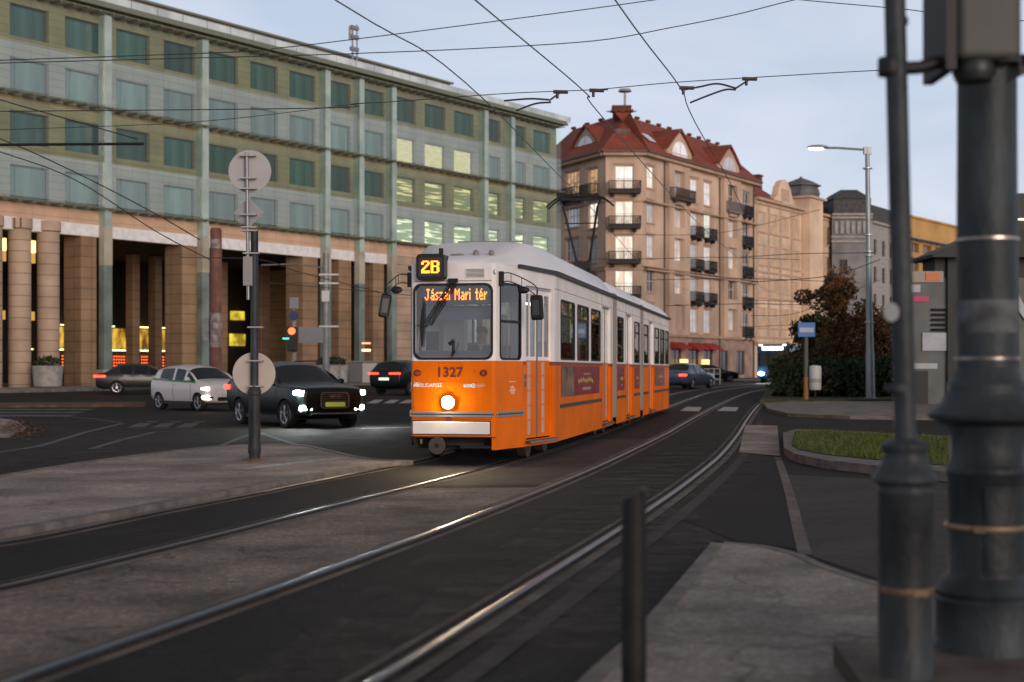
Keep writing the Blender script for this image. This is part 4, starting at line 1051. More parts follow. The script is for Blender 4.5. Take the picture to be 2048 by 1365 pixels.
for y in (3.3, 4.1, 4.9, 5.7, 6.5, 7.3, 11.2, 14.8, 15.4, 17.1, 20, 20.8, 21.6, 22.4, 23.2):
    for x in (-.82, .82): put('seat', sm, TR, (x, y, .9))
a = MB()
for y in (3.0, 4.6, 6.6, 8.3, 9.9, 12.3, 14.2, 17.9, 19.5, 21.5):
    for x in (-.5, .5): a.cyl((x, y, .9), (x, y, 2.92), .018, 8)
a.build('grab_pole', SILV, TR)
# cab: partition, dash, blind, destination board
a = MB(); a.box(-.98, -.45, 1.85, 1.9, .9, 2.9); a.box(-.45, .98, 1.85, 1.9, .9, 1.5); a.box(-.45, .98, 1.85, 1.9, 2.55, 2.9); a.box(-.02, .04, 1.84, 1.91, 1.5, 2.55)
a.box(-.55, -.2, 1.6, 1.84, .9, 2.3)
a.build('cab_partition', mat('partition', (.55, .56, .55), .6), TR)
a = MB(); a.rings([[(x, .06, 1.5), (x, .07, 1.66), (x, .3, 1.74), (x, .55, 1.72), (x, .6, 1.5)] for x in (-.6, .6)]); a.build('dashboard', mat('dash', (.16, .20, .23), .6), TR)
a = MB(); a.rings([[(-.60, .04, 1.75), (-.60, .04, 2.72), (-.46, .04, 2.72)], [(-.60, .06, 1.75), (-.60, .06, 2.72), (-.46, .06, 2.72)]]); a.build('pillar_shade', BLK, TR)  # black wedge drawn in for the shading at the left pillar
a = MB(); a.box(-.25, .58, .35, .37, 2.22, 2.44); a.build('sun_blind', mat('blind', (.12, .16, .22), .5), TR)
a = MB(); a.cbox((.02, .14, 1.72), (.03, .03, .3), 0, R(12)); a.cbox((-.45, .5, 1.95), (.14, .1, .16)); a.cbox((-.5, .7, 1.9), (.2, .04, .3)); a.build('cab_fittings', UND, TR)
LED = mat('amber led', (1, .5, .1), emit=(1.0, .19, .008), es=3.4)
a = MB(); a.box(-.50, .58, .10, .24, 2.44, 2.74); BRD = a.build('destination_board', mat('board', (.07, .075, .09), .5), TR)
GL = {'J': ["..###", "...#.", "...#.", "...#.", "...#.", "#..#.", ".##..", "....."], 'a': ["....", "....", ".##.", "...#", ".###", "#..#", ".###", "...."],
      'á': ["..#.", ".#..", ".##.", "...#", ".###", "#..#", ".###", "...."], 's': ["...", "...", ".##", "#..", ".#.", "..#", "##.", "..."], 'z': ["....", "....", "####", "..#.", ".#..", "#...", "####", "...."],
      'i': ["#", ".", "#", "#", "#", "#", "#", "."], 'M': ["#...#", "##.##", "#.#.#", "#.#.#", "#...#", "#...#", "#...#", "....."], 'r': ["...", "...", "#.#", "##.", "#..", "#..", "#..", "..."],
      't': [".#.", ".#.", "###", ".#.", ".#.", ".#.", ".##", "..."], 'é': ["..#.", ".#..", ".##.", "#..#", "####", "#...", ".###", "...."], ' ': ["..."] * 8,
      '2': [".#####.", "##...##", "##...##", "....##.", "...##..", "..##...", ".##....", "##.....", "#######", "#######"], 'B': ["######.", "##...##", "##...##", "##...##", "######.", "##...##", "##...##", "##...##", "##...##", "######."]}
def dots(a, txt, cx, cz, y, pw, ph, gap=1, fill=.99):
    W_ = sum(len(GL[c][0]) + gap for c in txt) - gap; x = cx - W_ * pw / 2
    for c in txt:
        g_ = GL[c]
        for r_, row in enumerate(g_):
            for q, ch_ in enumerate(row):
                if ch_ == '#':
                    X0 = x + q * pw; Z0 = cz + len(g_) * ph / 2 - (r_ + 1) * ph; a.face([(X0, y, Z0), (X0 + pw * fill, y, Z0), (X0 + pw * fill, y, Z0 + ph * fill), (X0, y, Z0 + ph * fill)])
        x += (len(g_[0]) + gap) * pw
# the writing glows a little wider than one lamp, as on the real board
a = MB(); dots(a, 'Jászai Mari tér', .02, 2.585, .095, .0152, .0245, gap=1, fill=1.0); a.build('destination_text', LED, BRD)
# line number box
a = MB(); P = rrect(-.535, -.085, 2.80, 3.20, .07); a.rings([[(x, y, z) for x, z in P] for y in (-.17, .25)]); NB = a.build('number_box', mat('number box', (.018, .014, .013), .45), TR, bevel=.012)
a = MB(); P2_ = rrect(-.49, -.13, 2.86, 3.14, .03); a.face([(x, -.1715, z) for x, z in P2_]); a.build('box_glass', mat('box glass', (.05, .035, .035), .25), NB)
a = MB(); dots(a, '2B', -.31, 3.0, -.174, .0185, .0185, gap=1, fill=1.0); a.build('line_number', LED, NB)
a = MB(); a.cyl((-.21, .1, 3.15), (-.21, .1, 3.30), .035, 10); a.build('antenna', UND, TR)
a = MB()
P = rrect(.18, .50, 2.82, 2.99, .01); a.box(.19, .50, -.012, 0, 2.835, 2.985)
for k in range(7): a.m(1).box(.205, .485, -.016, -.012, 2.848 + k * .019, 2.856 + k * .019)
a.build('vent_grille', [WHT, UND], TR)
a = MB(); a.ball((.66, -.005, 2.93), .035, (.6, 1, 1.2)); a.build('marker_lamp', WHT, TR, smooth=180)
# front fittings
a = MB(); a.cyl((-.07, -.005, .955), (-.07, -.05, .955), .10, 28); a.build('headlight_rim', CHR, TR, smooth=40)
a = MB(); a.ball((-.07, -.05, .955), .094, (1, .35, 1), 24, 12); a.build('headlight', mat('headlight glass', (1, 1, 1), emit=(1, .78, .50), es=300), TR, smooth=180)
for x in (-.555, .475):
    a = MB(); a.cyl((x, 0, 1.40), (x, -.02, 1.40), .052, 20); a.m(1).cyl((x, -.02, 1.40), (x, -.045, 1.40), .042, 20, .03)
    a.build('tail_lamp', [UND, mat('red lens', (.30, .03, .02), .2, spec=.8)], TR, smooth=40)
    a = MB(); a.tube([(x + .13 * (1 if x < 0 else -1), -.01, 1.46), (x + .13 * (1 if x < 0 else -1), -.03, 1.42), (x + .09 * (1 if x < 0 else -1), -.035, 1.42)], .005, 6); a.build('hook', mat('hook', (.35, .10, .02), .5), TR)
a = MB(); a.cyl((-.06, 0, .70), (-.06, -.025, .70), .042, 18); a.build('reflector', mat('reflector', (.20, .035, .02), .35), TR, smooth=40)
def trim(F, t0, t1, z, d=.03, hh=.028):
    a = MB(); a.box(t0, t1, -d, -.001, z, z + hh); a.m(1).box(t0, t1, -d * .7, -.001, z - .02, z - .001); a.m(0).box(t0, t1, -d, -.001, z - .02 - hh, z - .021); return F.mesh(a, 'trim_strip', [CHR, TRIMD])
trim(FF, -.03, 1.23, .785); trim(FRD, -.06, FRD.len - .02, .785); trim(FLD, .02, FLD.len + .06, .785)
for F, t0, t1 in ((S1, .55, 5.7), (S2, .2, 1.7), (S2, 3.6, 4.9), (S3, .2, 1.4), (S3, 3.1, 7.7)):
    a = MB(); a.box(t0, t1, -.025, -.001, .80, .86); F.mesh(a, 'trim_strip', TRIMD)
a = MB(); a.box(-.625, .575, -.035, -.002, .475, .665); a.build('bumper_board', mat('bumper board', (.78, .73, .70), .5, noise=.06), TR, bevel=.01)
a = MB(); a.box(-.635, .585, -.02, -.0015, .465, .68); a.build('bumper_edge', UND, TR)
# underside at the front
a = MB(); a.box(-.62, .62, .25, .3, .24, .46); a.box(-.66, .66, .0, 1.2, .42, .44)
a.rings([[(-.66, .03, .44), (-.60, .03, .27), (-.56, .35, .27), (-.60, .5, .44)], [(-.60, .03, .44), (-.56, .03, .27), (-.5, .35, .27), (-.5, .5, .44)]])
a.box(-.12, .45, .10, .28, .30, .34); a.box(.1, .6, .05, .2, .26, .30)
a.build('underframe', UND, TR)
a = MB(); a.rings([[(.60, y, .44), (.60, y, .34), (.645, y, .24), (.66, y, .24), (.66, y, .44)] for y in (.0, .12)]); a.build('skirt_corner', ORA, TR)
a = MB(); a.cyl((-.24, .0, .30), (-.24, -.05, .30), .13, 24); a.m(1).cyl((-.24, -.05, .30), (-.24, -.06, .30), .035, 16); a.m(0).cyl((-.24, 0, .30), (-.24, .5, .30), .06, 12)
a.build('coupler', [mat('coupler iron', (.075, .065, .06), .6, metal=.3), UND], TR, smooth=40)
a = MB(); a.cbox((-.5, .02, .36), (.03, .02, .07)); a.build('hose_end', mat('brass', (.35, .2, .05), .4, metal=.6), TR)
for y in (1.9, 3.5, 9.9, 11.3, 15.2, 16.6, 22.8, 24.4):
    for sx in (-1, 1):
        a = MB(); a.cyl((sx * .66, y, .33), (sx * .80, y, .33), .31, 24); a.m(1).cyl((sx * .80, y, .33), (sx * .83, y, .33), .1, 12); a.build('wheel', [mat('wheel steel', (.09, .075, .065), .5, metal=.5), UND], TR, smooth=40)
a = MB()
for y0, y1 in ((2.6, 4.1), (9.4, 11.8), (14.7, 17.1), (22.2, 25)): a.box(-.95, .95, y0, y1, .30, .62)
for y0, y1 in ((4.6, 8.9), (12.2, 14.4), (17.6, 21.8)): a.box(-.95, .95, y0, y1, .20, .6)
a.box(-1.08, 1.08, 2.7, 24.3, .6, .855); a.box(-.8, .8, .9, 2.7, .3, .855)
a.build('bogie', UND, TR)
# gutter and roof
a = MB()
for sx in (-1, 1):
    for (xa, ya), (xb, yb) in (((.86, .75), (1.17, 2.45)), ((1.17, 2.45), (1.17, 24.4))):
        a.rings([[(sx * xa, ya, 3.03), (sx * (xa + .05), ya, 3.03), (sx * (xa + .05), ya, 3.09), (sx * xa, ya, 3.09)], [(sx * xb, yb, 3.03), (sx * (xb + .05), yb, 3.03), (sx * (xb + .05), yb, 3.09), (sx * xb, yb, 3.09)]])
a.build('gutter', GUT, TR)
def roofring(w, y, zt, z0=3.058):
    r_ = (zt - z0); pr = [(1.0, 0), (.985, .16), (.93, .36), (.80, .80), (.74, .93), (.5, 1.0), (0, 1.02)]
    return [(-x * w, y, z0 + z * r_) for x, z in pr] + [(x * w, y, z0 + z * r_) for x, z in pr[::-1][1:]]
a = MB()
a.rings([roofring(.60, .005, 3.10), roofring(.66, .08, 3.16), roofring(.76, .4, 3.22), roofring(.88, .85, 3.30), roofring(.96, 1.25, 3.47), roofring(1.05, 1.75, 3.53), roofring(1.165, 2.45, 3.53), roofring(1.165, 9.9, 3.50), roofring(1.12, 10.2, 3.2)])
a.rings([roofring(1.12, 10.75, 3.2), roofring(1.165, 11.0, 3.46), roofring(1.165, 15.6, 3.46), roofring(1.12, 15.9, 3.2)])
a.rings([roofring(1.12, 16.4, 3.2), roofring(1.165, 16.7, 3.44), roofring(1.165, 24.2, 3.44), roofring(.9, 25.8, 3.3), roofring(.75, 26.7, 3.1)])
a.build('roof', RFG, TR, smooth=35)
a = MB()
for k, y in enumerate((2.2, 2.9, 4.4, 5.6)): a.box(-.45 + .2 * (k % 2), .25 + .2 * (k % 2), y, y + .35, 3.54, 3.60)
a.tube([(-.1, 3.6, 3.55), (.0, 3.7, 3.72), (.35, 3.8, 3.72)], .012, 6); a.ball((.28, .35, 3.23), .05, (1, 1, 1.3)); a.ball((.52, .35, 3.24), .045); a.ball((.02, .3, 3.2), .05, (1.8, 1, .7)); a.ball((-.06, .3, 3.2), .04, (1.5, 1, .8))
a.build('roof_fittings', mat('roof fittings', (.22, .21, .21), .7), TR, smooth=50)
# side mirrors on brackets
for sx, mx_, my, mz, w_, h_ in ((-1, -1.01, -.20, 2.42, .16, .36), (1, 1.21, .45, 2.40, .19, .38)):
    bx, by = sx * .68, .14
    a = MB(); a.box(min(bx, bx + sx * .07), max(bx, bx + sx * .07), by - .02, by + .06, 2.72, 2.94)
    tx, ty = mx_ , my
    for z_, dz in ((2.90, -.12), (2.77, -.10)):
        a.tube(spline([(bx + sx * .03, by, z_), (bx + sx * .18, by - .05, z_ + .01), (bx + (tx - bx) * .75, by + (ty - by) * .75, z_ - .09), (tx, ty, z_ - .2), (tx, ty, mz + h_ * .4)], 5), .0085, 6)
    a.cyl((bx + sx * .20, by - .06, 2.90), (bx + sx * .20, by - .06, 2.78), .006, 6); a.cyl((bx + (tx - bx) * .6, by + (ty - by) * .6, 2.85), (bx + (tx - bx) * .6, by + (ty - by) * .6, 2.70), .006, 6)
    B_ = a.build('mirror_arm', BLK, TR)
    a = MB(); P = rrect(-w_ / 2, w_ / 2, -h_ / 2, h_ / 2, .04)
    a.X = Matrix.Translation((mx_, my, mz)) @ Matrix.Rotation(R(18 if sx < 0 else -8), 4, 'Z') @ Matrix.Rotation(R(9 if sx < 0 else -3), 4, 'Y')
    a.rings([[(x * .8, -.05, z * .85) for x, z in P], [(x, -.02, z) for x, z in P], [(x, .03, z) for x, z in P]]); a.m(1).box(-w_ * .28, w_ * .28, -.053, -.0505, -h_ * .3, h_ * .3); a.build('mirror', [BLK, mat('mirror back', (.05, .052, .055), .3)], B_, smooth=40)
    a = MB(); a.ball((mx_ - sx * .17, my + (.05 if sx < 0 else -.2), 2.66), .09, (1, .5, .62)); a.build('round_mirror', BLK, B_, smooth=180)
# wipers
a = MB()
for k in range(3): a.cyl((-.02 + .04 * k, -.05, 2.80 - .015 * k), (-.49 + .07 * k, -.04, 2.08 + .02 * k), .010, 6)
a.cbox((.01, -.03, 2.80), (.14, .06, .06)); a.cyl((-.56, -.035, 2.12), (-.40, -.035, 2.10), .008, 6)
WP = a.build('wiper', BLK, TR)
a = MB(); a.rings([[(-.455, -.045, 2.55), (-.447, -.045, 2.55), (-.45, -.03, 2.55)], [(-.51, -.045, 2.12), (-.435, -.045, 2.12), (-.47, -.02, 2.12)], [(-.485, -.045, 1.80), (-.462, -.045, 1.80), (-.47, -.03, 1.80)]]); a.build('wiper_blade', BLK, WP)
a = MB(); a.rings([[(.00, -.045, 1.92), (.012, -.045, 1.92), (.0, -.03, 1.92)], [(-.01, -.045, 1.72), (.025, -.045, 1.72), (.0, -.02, 1.72)], [(-.03, -.045, 1.63), (-.02, -.045, 1.63), (-.02, -.03, 1.63)]])
a.cbox((-.02, -.04, 1.86), (.09, .02, .05), 0, R(-35)); a.build('wiper_blade', BLK, WP)
# marks on the paint
INK = mat('number paint', (.17, .035, .015), .5); INKW = mat('white lettering', (.88, .80, .74), .5); INKB = mat('blue lettering', (.25, .35, .55), .5)
fm = Matrix.Translation((0, -.004, 0)) @ UPRIGHT
def on(x, z, y=-.004): return Matrix.Translation((x, y, z)) @ UPRIGHT
textmesh('1327', .205, 'fleet_number', INK, TR, on(-.055, 1.405), sx=1.02, bold=.006)
a = MB(); a.box(-.225, .125, -.003, -.001, 1.265, 1.268); a.box(-.225, .125, -.003, -.001, 1.542, 1.545); a.box(-.227, -.225, -.003, -.001, 1.265, 1.545); a.box(.125, .127, -.003, -.001, 1.265, 1.545); a.build('hatch_seam', mat('seam', (.35, .08, .01), .6), TR)
textmesh('BUDAPEST', .085, 'city_lettering', INKW, TR, on(-.34, 1.215), sx=.86, bold=.001)
a = MB()                                           # two supporters beside a shield
for cx, w_ in ((-.60, .018), (-.565, .026), (-.53, .018)):
    P = [(cx - w_, 1.245), (cx + w_, 1.245), (cx + w_, 1.21), (cx, 1.185), (cx - w_, 1.21)] if cx == -.565 else [(cx - w_ * .6, 1.235), (cx + w_ * .8, 1.23), (cx + w_ * .3, 1.20), (cx + w_, 1.182), (cx, 1.195), (cx - w_, 1.182)]
    a.face([(x, -.004, z) for x, z in P])
    a.face([(cx + .010 * math.cos(R(45 * k)), -.004, 1.255 + .010 * math.sin(R(45 * k))) for k in range(8)])
a.build('city_crest', INKW, TR)
a = MB(); P = rrect(.165, .30, 1.187, 1.235, .012); a.face([(x, -.004, z) for x, z in P]); a.face([(.318 + .034 * math.cos(R(20 * k)), -.005, 1.211 + .034 * math.sin(R(20 * k))) for k in range(18)])
a.m(1).face([(.318 + .022 * math.cos(R(20 * k)), -.006, 1.211 + .022 * math.sin(R(20 * k))) for k in range(18)]); a.m(0).face([(.318 + .012 * math.cos(R(20 * k)), -.007, 1.211 + .012 * math.sin(R(20 * k))) for k in range(18)])
for k, w_ in enumerate((.12, .14, .10)): a.box(.365, .365 + w_, -.005, -.003, 1.232 - k * .021, 1.236 - k * .021)
BK = a.build('operator_mark', [INKW, INKB], TR)
textmesh('BKK', .042, 'mark_letters', INKB, BK, on(.228, 1.211, -.006), sx=1.2)
a = MB(); a.X = FRD.mtx(); a.box(.36, .60, -.004, -.002, 1.262, 1.27)
for k, (x0, x1) in enumerate(((.44, .52), (.40, .56), (.42, .60), (.36, .58), (.42, .58), (.43, .56))): a.box(x0, x1, -.004, -.002, 1.19 - k * .022, 1.199 - k * .022)
a.build('operator_emblem', INKW, TR)
# numbers beside the door and door button
a = MB(); a.X = FDR.mtx(); a.box(.02, .09, -.012, -.001, 1.16, 1.40); a.m(1).box(.035, .075, -.016, -.012, 1.18, 1.27); a.box(.035, .075, -.016, -.012, 1.3, 1.38)
a.build('door_button', [CHR, TRIMD], TR)
# posters on the skirt panels
ADR = mat('poster red', (.22, .025, .028), .4, noise=.25, nscale=1.2); ADB = mat('poster dark', (.07, .05, .05), .5, col2=(.30, .16, .10), nscale=3.0)
YI = mat('poster yellow', (.50, .34, .10), .5); PI = mat('poster pale', (.42, .28, .27), .5)
def poster(F, t0, t1, face=True):
    a = MB(); a.box(t0, t1, -.006, -.001, .98, 1.515); a.m(1)
    if face: a.box(t0 + .02, t0 + (t1 - t0) * .30, -.009, -.006, .99, 1.505)
    c = t0 + (t1 - t0) * .62; w_ = (t1 - t0)
    a.m(2)
    for k in range(7): a.cbox((c - w_ * .2 + k * w_ * .06, -.008, 1.235 + .015 * (k % 3)), (w_ * .045, .003, .07), 0, R(8))
    a.m(3).box(c - w_ * .08, c + w_ * .12, -.009, -.006, 1.36, 1.385); a.box(c - w_ * .1, c + w_ * .12, -.009, -.006, 1.07, 1.12)
    return F.mesh(a, 'poster', [ADR, ADB, YI, PI])
poster(S1, .65, 5.5); poster(S2, .25, 1.55, False); poster(S2, 3.7, 4.8, False); poster(S3, 3.3, 6.3)
# pantograph on the middle car
a = MB(); y = 13.4
a.box(-.55, .55, y - .7, y + .7, 3.52, 3.58); a.box(-.35, .35, y - .2, y + .2, 3.6, 3.85)
for sx in (-1, 1):
    for yy in (y - .6, y + .6): a.cyl((sx * .45, yy, 3.4), (sx * .45, yy, 3.6), .05, 8)
    a.tube([(sx * .12, y + .15, 4.10), (sx * .16, y - .05, 3.85)], .05, 8)
    a.cyl((sx * .14, y + .1, 4.02), (sx * .42, y - .35, 5.40), .03, 8)
    a.cyl((sx * .42, y - .35, 5.40), (sx * .50, y - .40, 5.55), .02, 8)
a.cyl((-.42, y - .2, 5.0), (.42, y - .2, 5.0), .014, 6); a.cbox((0, y + .12, 3.98), (.4, .35, .22)); a.cyl((0, y + .1, 3.7), (0, y + .1, 4.1), .14, 12)
for yy in (y - .55, y - .25):
    a.tube(spline([(-.80, yy, 5.36), (-.62, yy, 5.52), (-.40, yy, 5.60), (.40, yy, 5.60), (.62, yy, 5.54), (.80, yy, 5.40)], 4), .024, 6)
a.box(-.45, .45, y - .57, y - .23, 5.54, 5.57)
a.build('pantograph', mat('pantograph iron', (.03, .028, .028), .5, metal=.4), TR, smooth=40)
# ================================================================ PEOPLE AND CARS
def skinmesh(name, verts, edges, radii, m, parent, sub=2, root=0):
    me = bpy.data.meshes.new(name); me.from_pydata(verts, edges, []); o = bpy.data.objects.new(name, me); COL.objects.link(o)
    sk = o.modifiers.new('skin', 'SKIN'); sk.use_smooth_shade = True
    for i, r_ in enumerate(radii): me.skin_vertices[0].data[i].radius = (r_, r_) if not isinstance(r_, tuple) else r_
    me.skin_vertices[0].data[root].use_root = True
    ss = o.modifiers.new('sub', 'SUBSURF'); ss.levels = sub; ss.render_levels = sub
    me.materials.append(m) if m else None
    if parent: o.parent = parent
    return o
SKIN = mat('skin', (.45, .24, .16), .5); HAIR = mat('dark hair', (.03, .02, .015), .8); JACK = mat('driver jacket', (.035, .045, .07), .8); SHIRT = mat('pale collar', (.45, .45, .47), .7)
def driver(loc, rz):
    D = thing('person', 'tram driver in a dark jacket seated behind the windscreen', 'person', loc, rz)
    V = [(0, .08, .50), (0, .06, .72), (0, .04, .92), (0, .02, 1.06), (0, 0, 1.13), (0, -.012, 1.22), (0, -.008, 1.31)]
    E = [(0, 1), (1, 2), (2, 3), (3, 4), (4, 5), (5, 6)]; Rr = [.15, .15, (.17, .13), .09, .055, (.080, .10), (.062, .07)]
    for s_ in (-1, 1):
        b = len(V); V += [(s_ * .19, .04, 1.0), (s_ * .25, -.04, .76), (s_ * .20, -.28, .72), (s_ * .19, -.35, .74)]
        E += [(2, b), (b, b + 1), (b + 1, b + 2), (b + 2, b + 3)]; Rr += [.065, .045, .032, .032]
        for k, (dx, ln) in enumerate(((-.026, .062), (-.009, .072), (.009, .068), (.026, .055))):
            q = len(V); V += [(s_ * .19 + dx, -.40, .75), (s_ * .19 + dx, -.40 - ln * .5, .74), (s_ * .19 + dx, -.40 - ln * .6, .71)]; E += [(b + 3, q), (q, q + 1), (q + 1, q + 2)]; Rr += [.010, .009, .008]
        q = len(V); V += [(s_ * .15, -.37, .76), (s_ * .135, -.41, .75)]; E += [(b + 3, q), (q, q + 1)]; Rr += [.011, .010]
        q = len(V); V += [(s_ * .11, .02, .47), (s_ * .14, -.40, .50), (s_ * .14, -.42, .10), (s_ * .14, -.55, .05)]; E += [(0, q), (q, q + 1), (q + 1, q + 2), (q + 2, q + 3)]; Rr += [.09, .065, .045, .04]
    body = skinmesh('body', V, E, Rr, SKIN, D)
    J = [(0, .08, .48), (0, .06, .72), (0, .04, .92), (0, .02, 1.03)]; JE = [(0, 1), (1, 2), (2, 3)]; JR = [.17, .165, (.185, .145), .10]
    for s_ in (-1, 1):
        b = len(J); J += [(s_ * .19, .04, 1.0), (s_ * .25, -.04, .76), (s_ * .20, -.27, .72)]; JE += [(2, b), (b, b + 1), (b + 1, b + 2)]; JR += [.078, .06, .045]
    skinmesh('jacket', J, JE, JR, JACK, D)
    a = MB(); a.rings([[(-.14, .0, .3), (.14, 0, .3)], [(-.14, .0, .31), (.14, 0, .31)]], close=False, caps=False)
    a.b.clear(); a.ball((0, .01, 1.285), .095, (.98, 1.1, .80)); a.build('hair', HAIR, D, smooth=180)
    a = MB(); a.rings([[(-.05, -.075, 1.07), (.05, -.075, 1.07), (.015, -.12, .94)], [(-.045, -.09, 1.07), (.045, -.09, 1.07), (.01, -.135, .94)]]); a.build('collar', SHIRT, D)
    a = MB()
    a.rings([[(-.012, -.095, 1.225), (.012, -.095, 1.225), (0, -.10, 1.25)], [(-.014, -.118, 1.195), (.014, -.118, 1.195), (0, -.105, 1.25)]]); a.ball((-.078, 0, 1.215), .018, (.4, .8, 1.3)); a.ball((.078, 0, 1.215), .018, (.4, .8, 1.3))
    a.m(1); a.ball((-.03, -.092, 1.24), .010); a.ball((.03, -.092, 1.24), .010); a.cbox((0, -.100, 1.172), (.04, .006, .008)); a.build('face', [SKIN, HAIR], D, smooth=180)
    return D
_t = TR.matrix_basis
def tw(x, y, z): return tuple((Matrix.Translation(TR.location) @ Matrix.Rotation(TR.rotation_euler[2], 4, 'Z')) @ Vector((x, y, z)))
driver(tw(.24, .95, .78), -R(11.25))

CGL = mat('car glass', (.010, .014, .016), .05, spec=.45)
TYRE = mat('tyre', (.018, .018, .018), .85); RIM = mat('alloy rim', (.45, .45, .46), .3, metal=.9); CARBLK = mat('car black trim', (.012, .012, .013), .5)
def car(name, label, loc, rz, paint, L_, Wd, H, kind_='suv', cat='car', lights=None, tails=None, group=None, detail=2):
    C_ = thing(name, label, cat, loc, rz, group); w = Wd / 2; hs = H / 1.62 if kind_ == 'suv' else H / 1.48
    if kind_ == 'suv':   # y, halfwidth, zbottom, zmid, zbelt, top halfwidth, ztop, cabin?
        ST = [(0.0, .74, .42, .60, .80, .66, .90, 0), (.05, .84, .30, .62, .86, .74, .97, 0), (.22, .95, .24, .65, .93, .80, 1.02, 0), (.75, .99, .22, .68, .99, .82, 1.07, 0), (1.28, 1.0, .22, .70, 1.02, .84, 1.11, 0),
              (1.95, 1.0, .22, .72, 1.05, .66, 1.53, 1), (2.03, 1.0, .22, .72, 1.05, .68, 1.55, 1), (2.70, 1.0, .22, .72, 1.06, .70, 1.62, 1), (2.80, 1.0, .22, .72, 1.06, .70, 1.62, 2), (3.65, 1.0, .22, .72, 1.08, .68, 1.60, 1), (3.80, 1.0, .24, .72, 1.09, .67, 1.59, 2),
              (4.15, .98, .27, .74, 1.10, .65, 1.55, 3), (4.52, .94, .32, .76, 1.10, .80, 1.14, 0), (4.62, .90, .36, .76, 1.02, .76, 1.08, 0), (4.66, .80, .42, .70, .95, .66, 1.0, 0)]
        ref = 4.66
    elif kind_ == 'hatch':
        ST = [(0.0, .74, .38, .55, .68, .60, .76, 0), (.05, .86, .27, .56, .76, .70, .85, 0), (.22, .95, .22, .58, .84, .76, .93, 0), (.55, .99, .20, .62, .90, .80, .99, 0), (.78, 1.0, .20, .64, .93, .84, 1.02, 0),
              (1.35, 1.0, .20, .66, .96, .70, 1.40, 1), (1.43, 1.0, .20, .66, .96, .72, 1.42, 1), (2.00, 1.0, .20, .66, .98, .74, 1.48, 1), (2.10, 1.0, .20, .66, .98, .74, 1.48, 2), (2.62, 1.0, .20, .66, 1.03, .73, 1.475, 1), (2.90, 1.0, .22, .66, 1.04, .72, 1.46, 2),
              (3.25, .99, .24, .68, 1.02, .70, 1.42, 3), (3.50, .96, .28, .70, .98, .82, 1.02, 0), (3.57, .92, .32, .68, .86, .76, .92, 0), (3.60, .84, .36, .62, .78, .66, .84, 0)]
        ref = 3.6
    else:                # saloon
        ST = [(0.0, .74, .38, .52, .62, .60, .70, 0), (.06, .86, .26, .54, .70, .72, .78, 0), (.3, .96, .20, .56, .78, .78, .86, 0), (.9, 1.0, .18, .60, .84, .82, .93, 0), (1.25, 1.0, .18, .62, .87, .84, .97, 0),
              (2.0, 1.0, .18, .64, .90, .62, 1.38, 1), (2.1, 1.0, .18, .64, .90, .64, 1.41, 1), (2.7, 1.0, .18, .64, .91, .66, 1.46, 1), (2.8, 1.0, .18, .64, .91, .66, 1.46, 2), (3.35, 1.0, .18, .64, .92, .64, 1.42, 1), (3.45, 1.0, .18, .64, .92, .63, 1.40, 3),
              (4.05, .98, .20, .66, .93, .80, 1.02, 0), (4.4, .95, .26, .66, .90, .76, 1.0, 0), (4.5, .88, .36, .62, .84, .68, .92, 0)]
        ref = 4.5
    k = L_ / ref; a = MB(); V = []
    for (y, hw, zb, zm, zs, tw_, zt, cb) in ST:
        y *= k; zb, zm, zs, zt = [q * hs for q in (zb, zm, zs, zt)]
        W0 = hw * w; T0_ = tw_ * w; e = .10 * hs if cb else .035
        half = [(0, zb), (W0 * .86, zb), (W0 * .97, zb + .12), (W0, zm), (W0 * .975, zs), (T0_ + (.07 if cb else .04), zt - e), (T0_ * .72, zt), (0, zt + .012)]
        full = half + [(-x, z) for x, z in half[::-1][1:-1]]
        V.append([a.b.verts.new((x, y, z)) for x, z in full])
    N = 14
    for i in range(len(V) - 1):
        c0, c1 = ST[i][7], ST[i + 1][7]
        for j in range(N):
            j2 = (j + 1) % N; mi = 0
            sidew = j in (4, 9); top = j in (5, 6, 7, 8)
            if sidew and c0 == 0 and c1 == 1: mi = 1
            if sidew and c0 in (1, 2) and c1 in (1, 2) and not (abs(ST[i + 1][0] - ST[i][0]) < .12): mi = 1
            if top and c0 == 0 and c1 == 1: mi = 2
            if top and c0 == 3 and c1 == 0: mi = 3
            f = a.b.faces.new((V[i][j], V[i][j2], V[i + 1][j2], V[i + 1][j])); f.material_index = mi; f.smooth = True
    for r_ in (V[0][::-1], V[-1]): a.b.faces.new(r_).smooth = True
    bmesh.ops.recalc_face_normals(a.b, faces=a.b.faces)
    cr_ = a.b.edges.layers.float.new('crease_edge')
    for e in a.b.edges:
        m_ = {f.material_index for f in e.link_faces}
        if len(m_) > 1: e[cr_] = .85
    for i in range(len(V) - 1):
        for j in (4, 10):
            e = a.b.edges.get((V[i][j], V[i + 1][j]))
            if e and e[cr_] < .5: e[cr_] = .5
        for j in (5, 9):
            e = a.b.edges.get((V[i][j], V[i + 1][j]))
            if e and e[cr_] < .4: e[cr_] = .45
    for i in (1,):
        for j in range(N):
            e = a.b.edges.get((V[i][j], V[i][(j + 1) % N])); e[cr_] = .3
    PIL = [(tuple(V[i][5].co), tuple(V[i + 1][5].co)) for i in range(len(V) - 1) if ST[i][7] == 0 and ST[i + 1][7] == 1]
    me = bpy.data.meshes.new('tmp'); a.b.to_mesh(me); a.b.free()
    wb, wf, wr_ = (.345, .86, 3.62) if kind_ == 'suv' else ((.29, .62, 3.0) if kind_ == 'hatch' else (.31, .85, 3.5))
    wf *= k; wr_ *= k
    tmp = bpy.data.objects.new('tmp', me); COL.objects.link(tmp)
    for q in range(5): me.materials.append(paint)
    cut = MB()
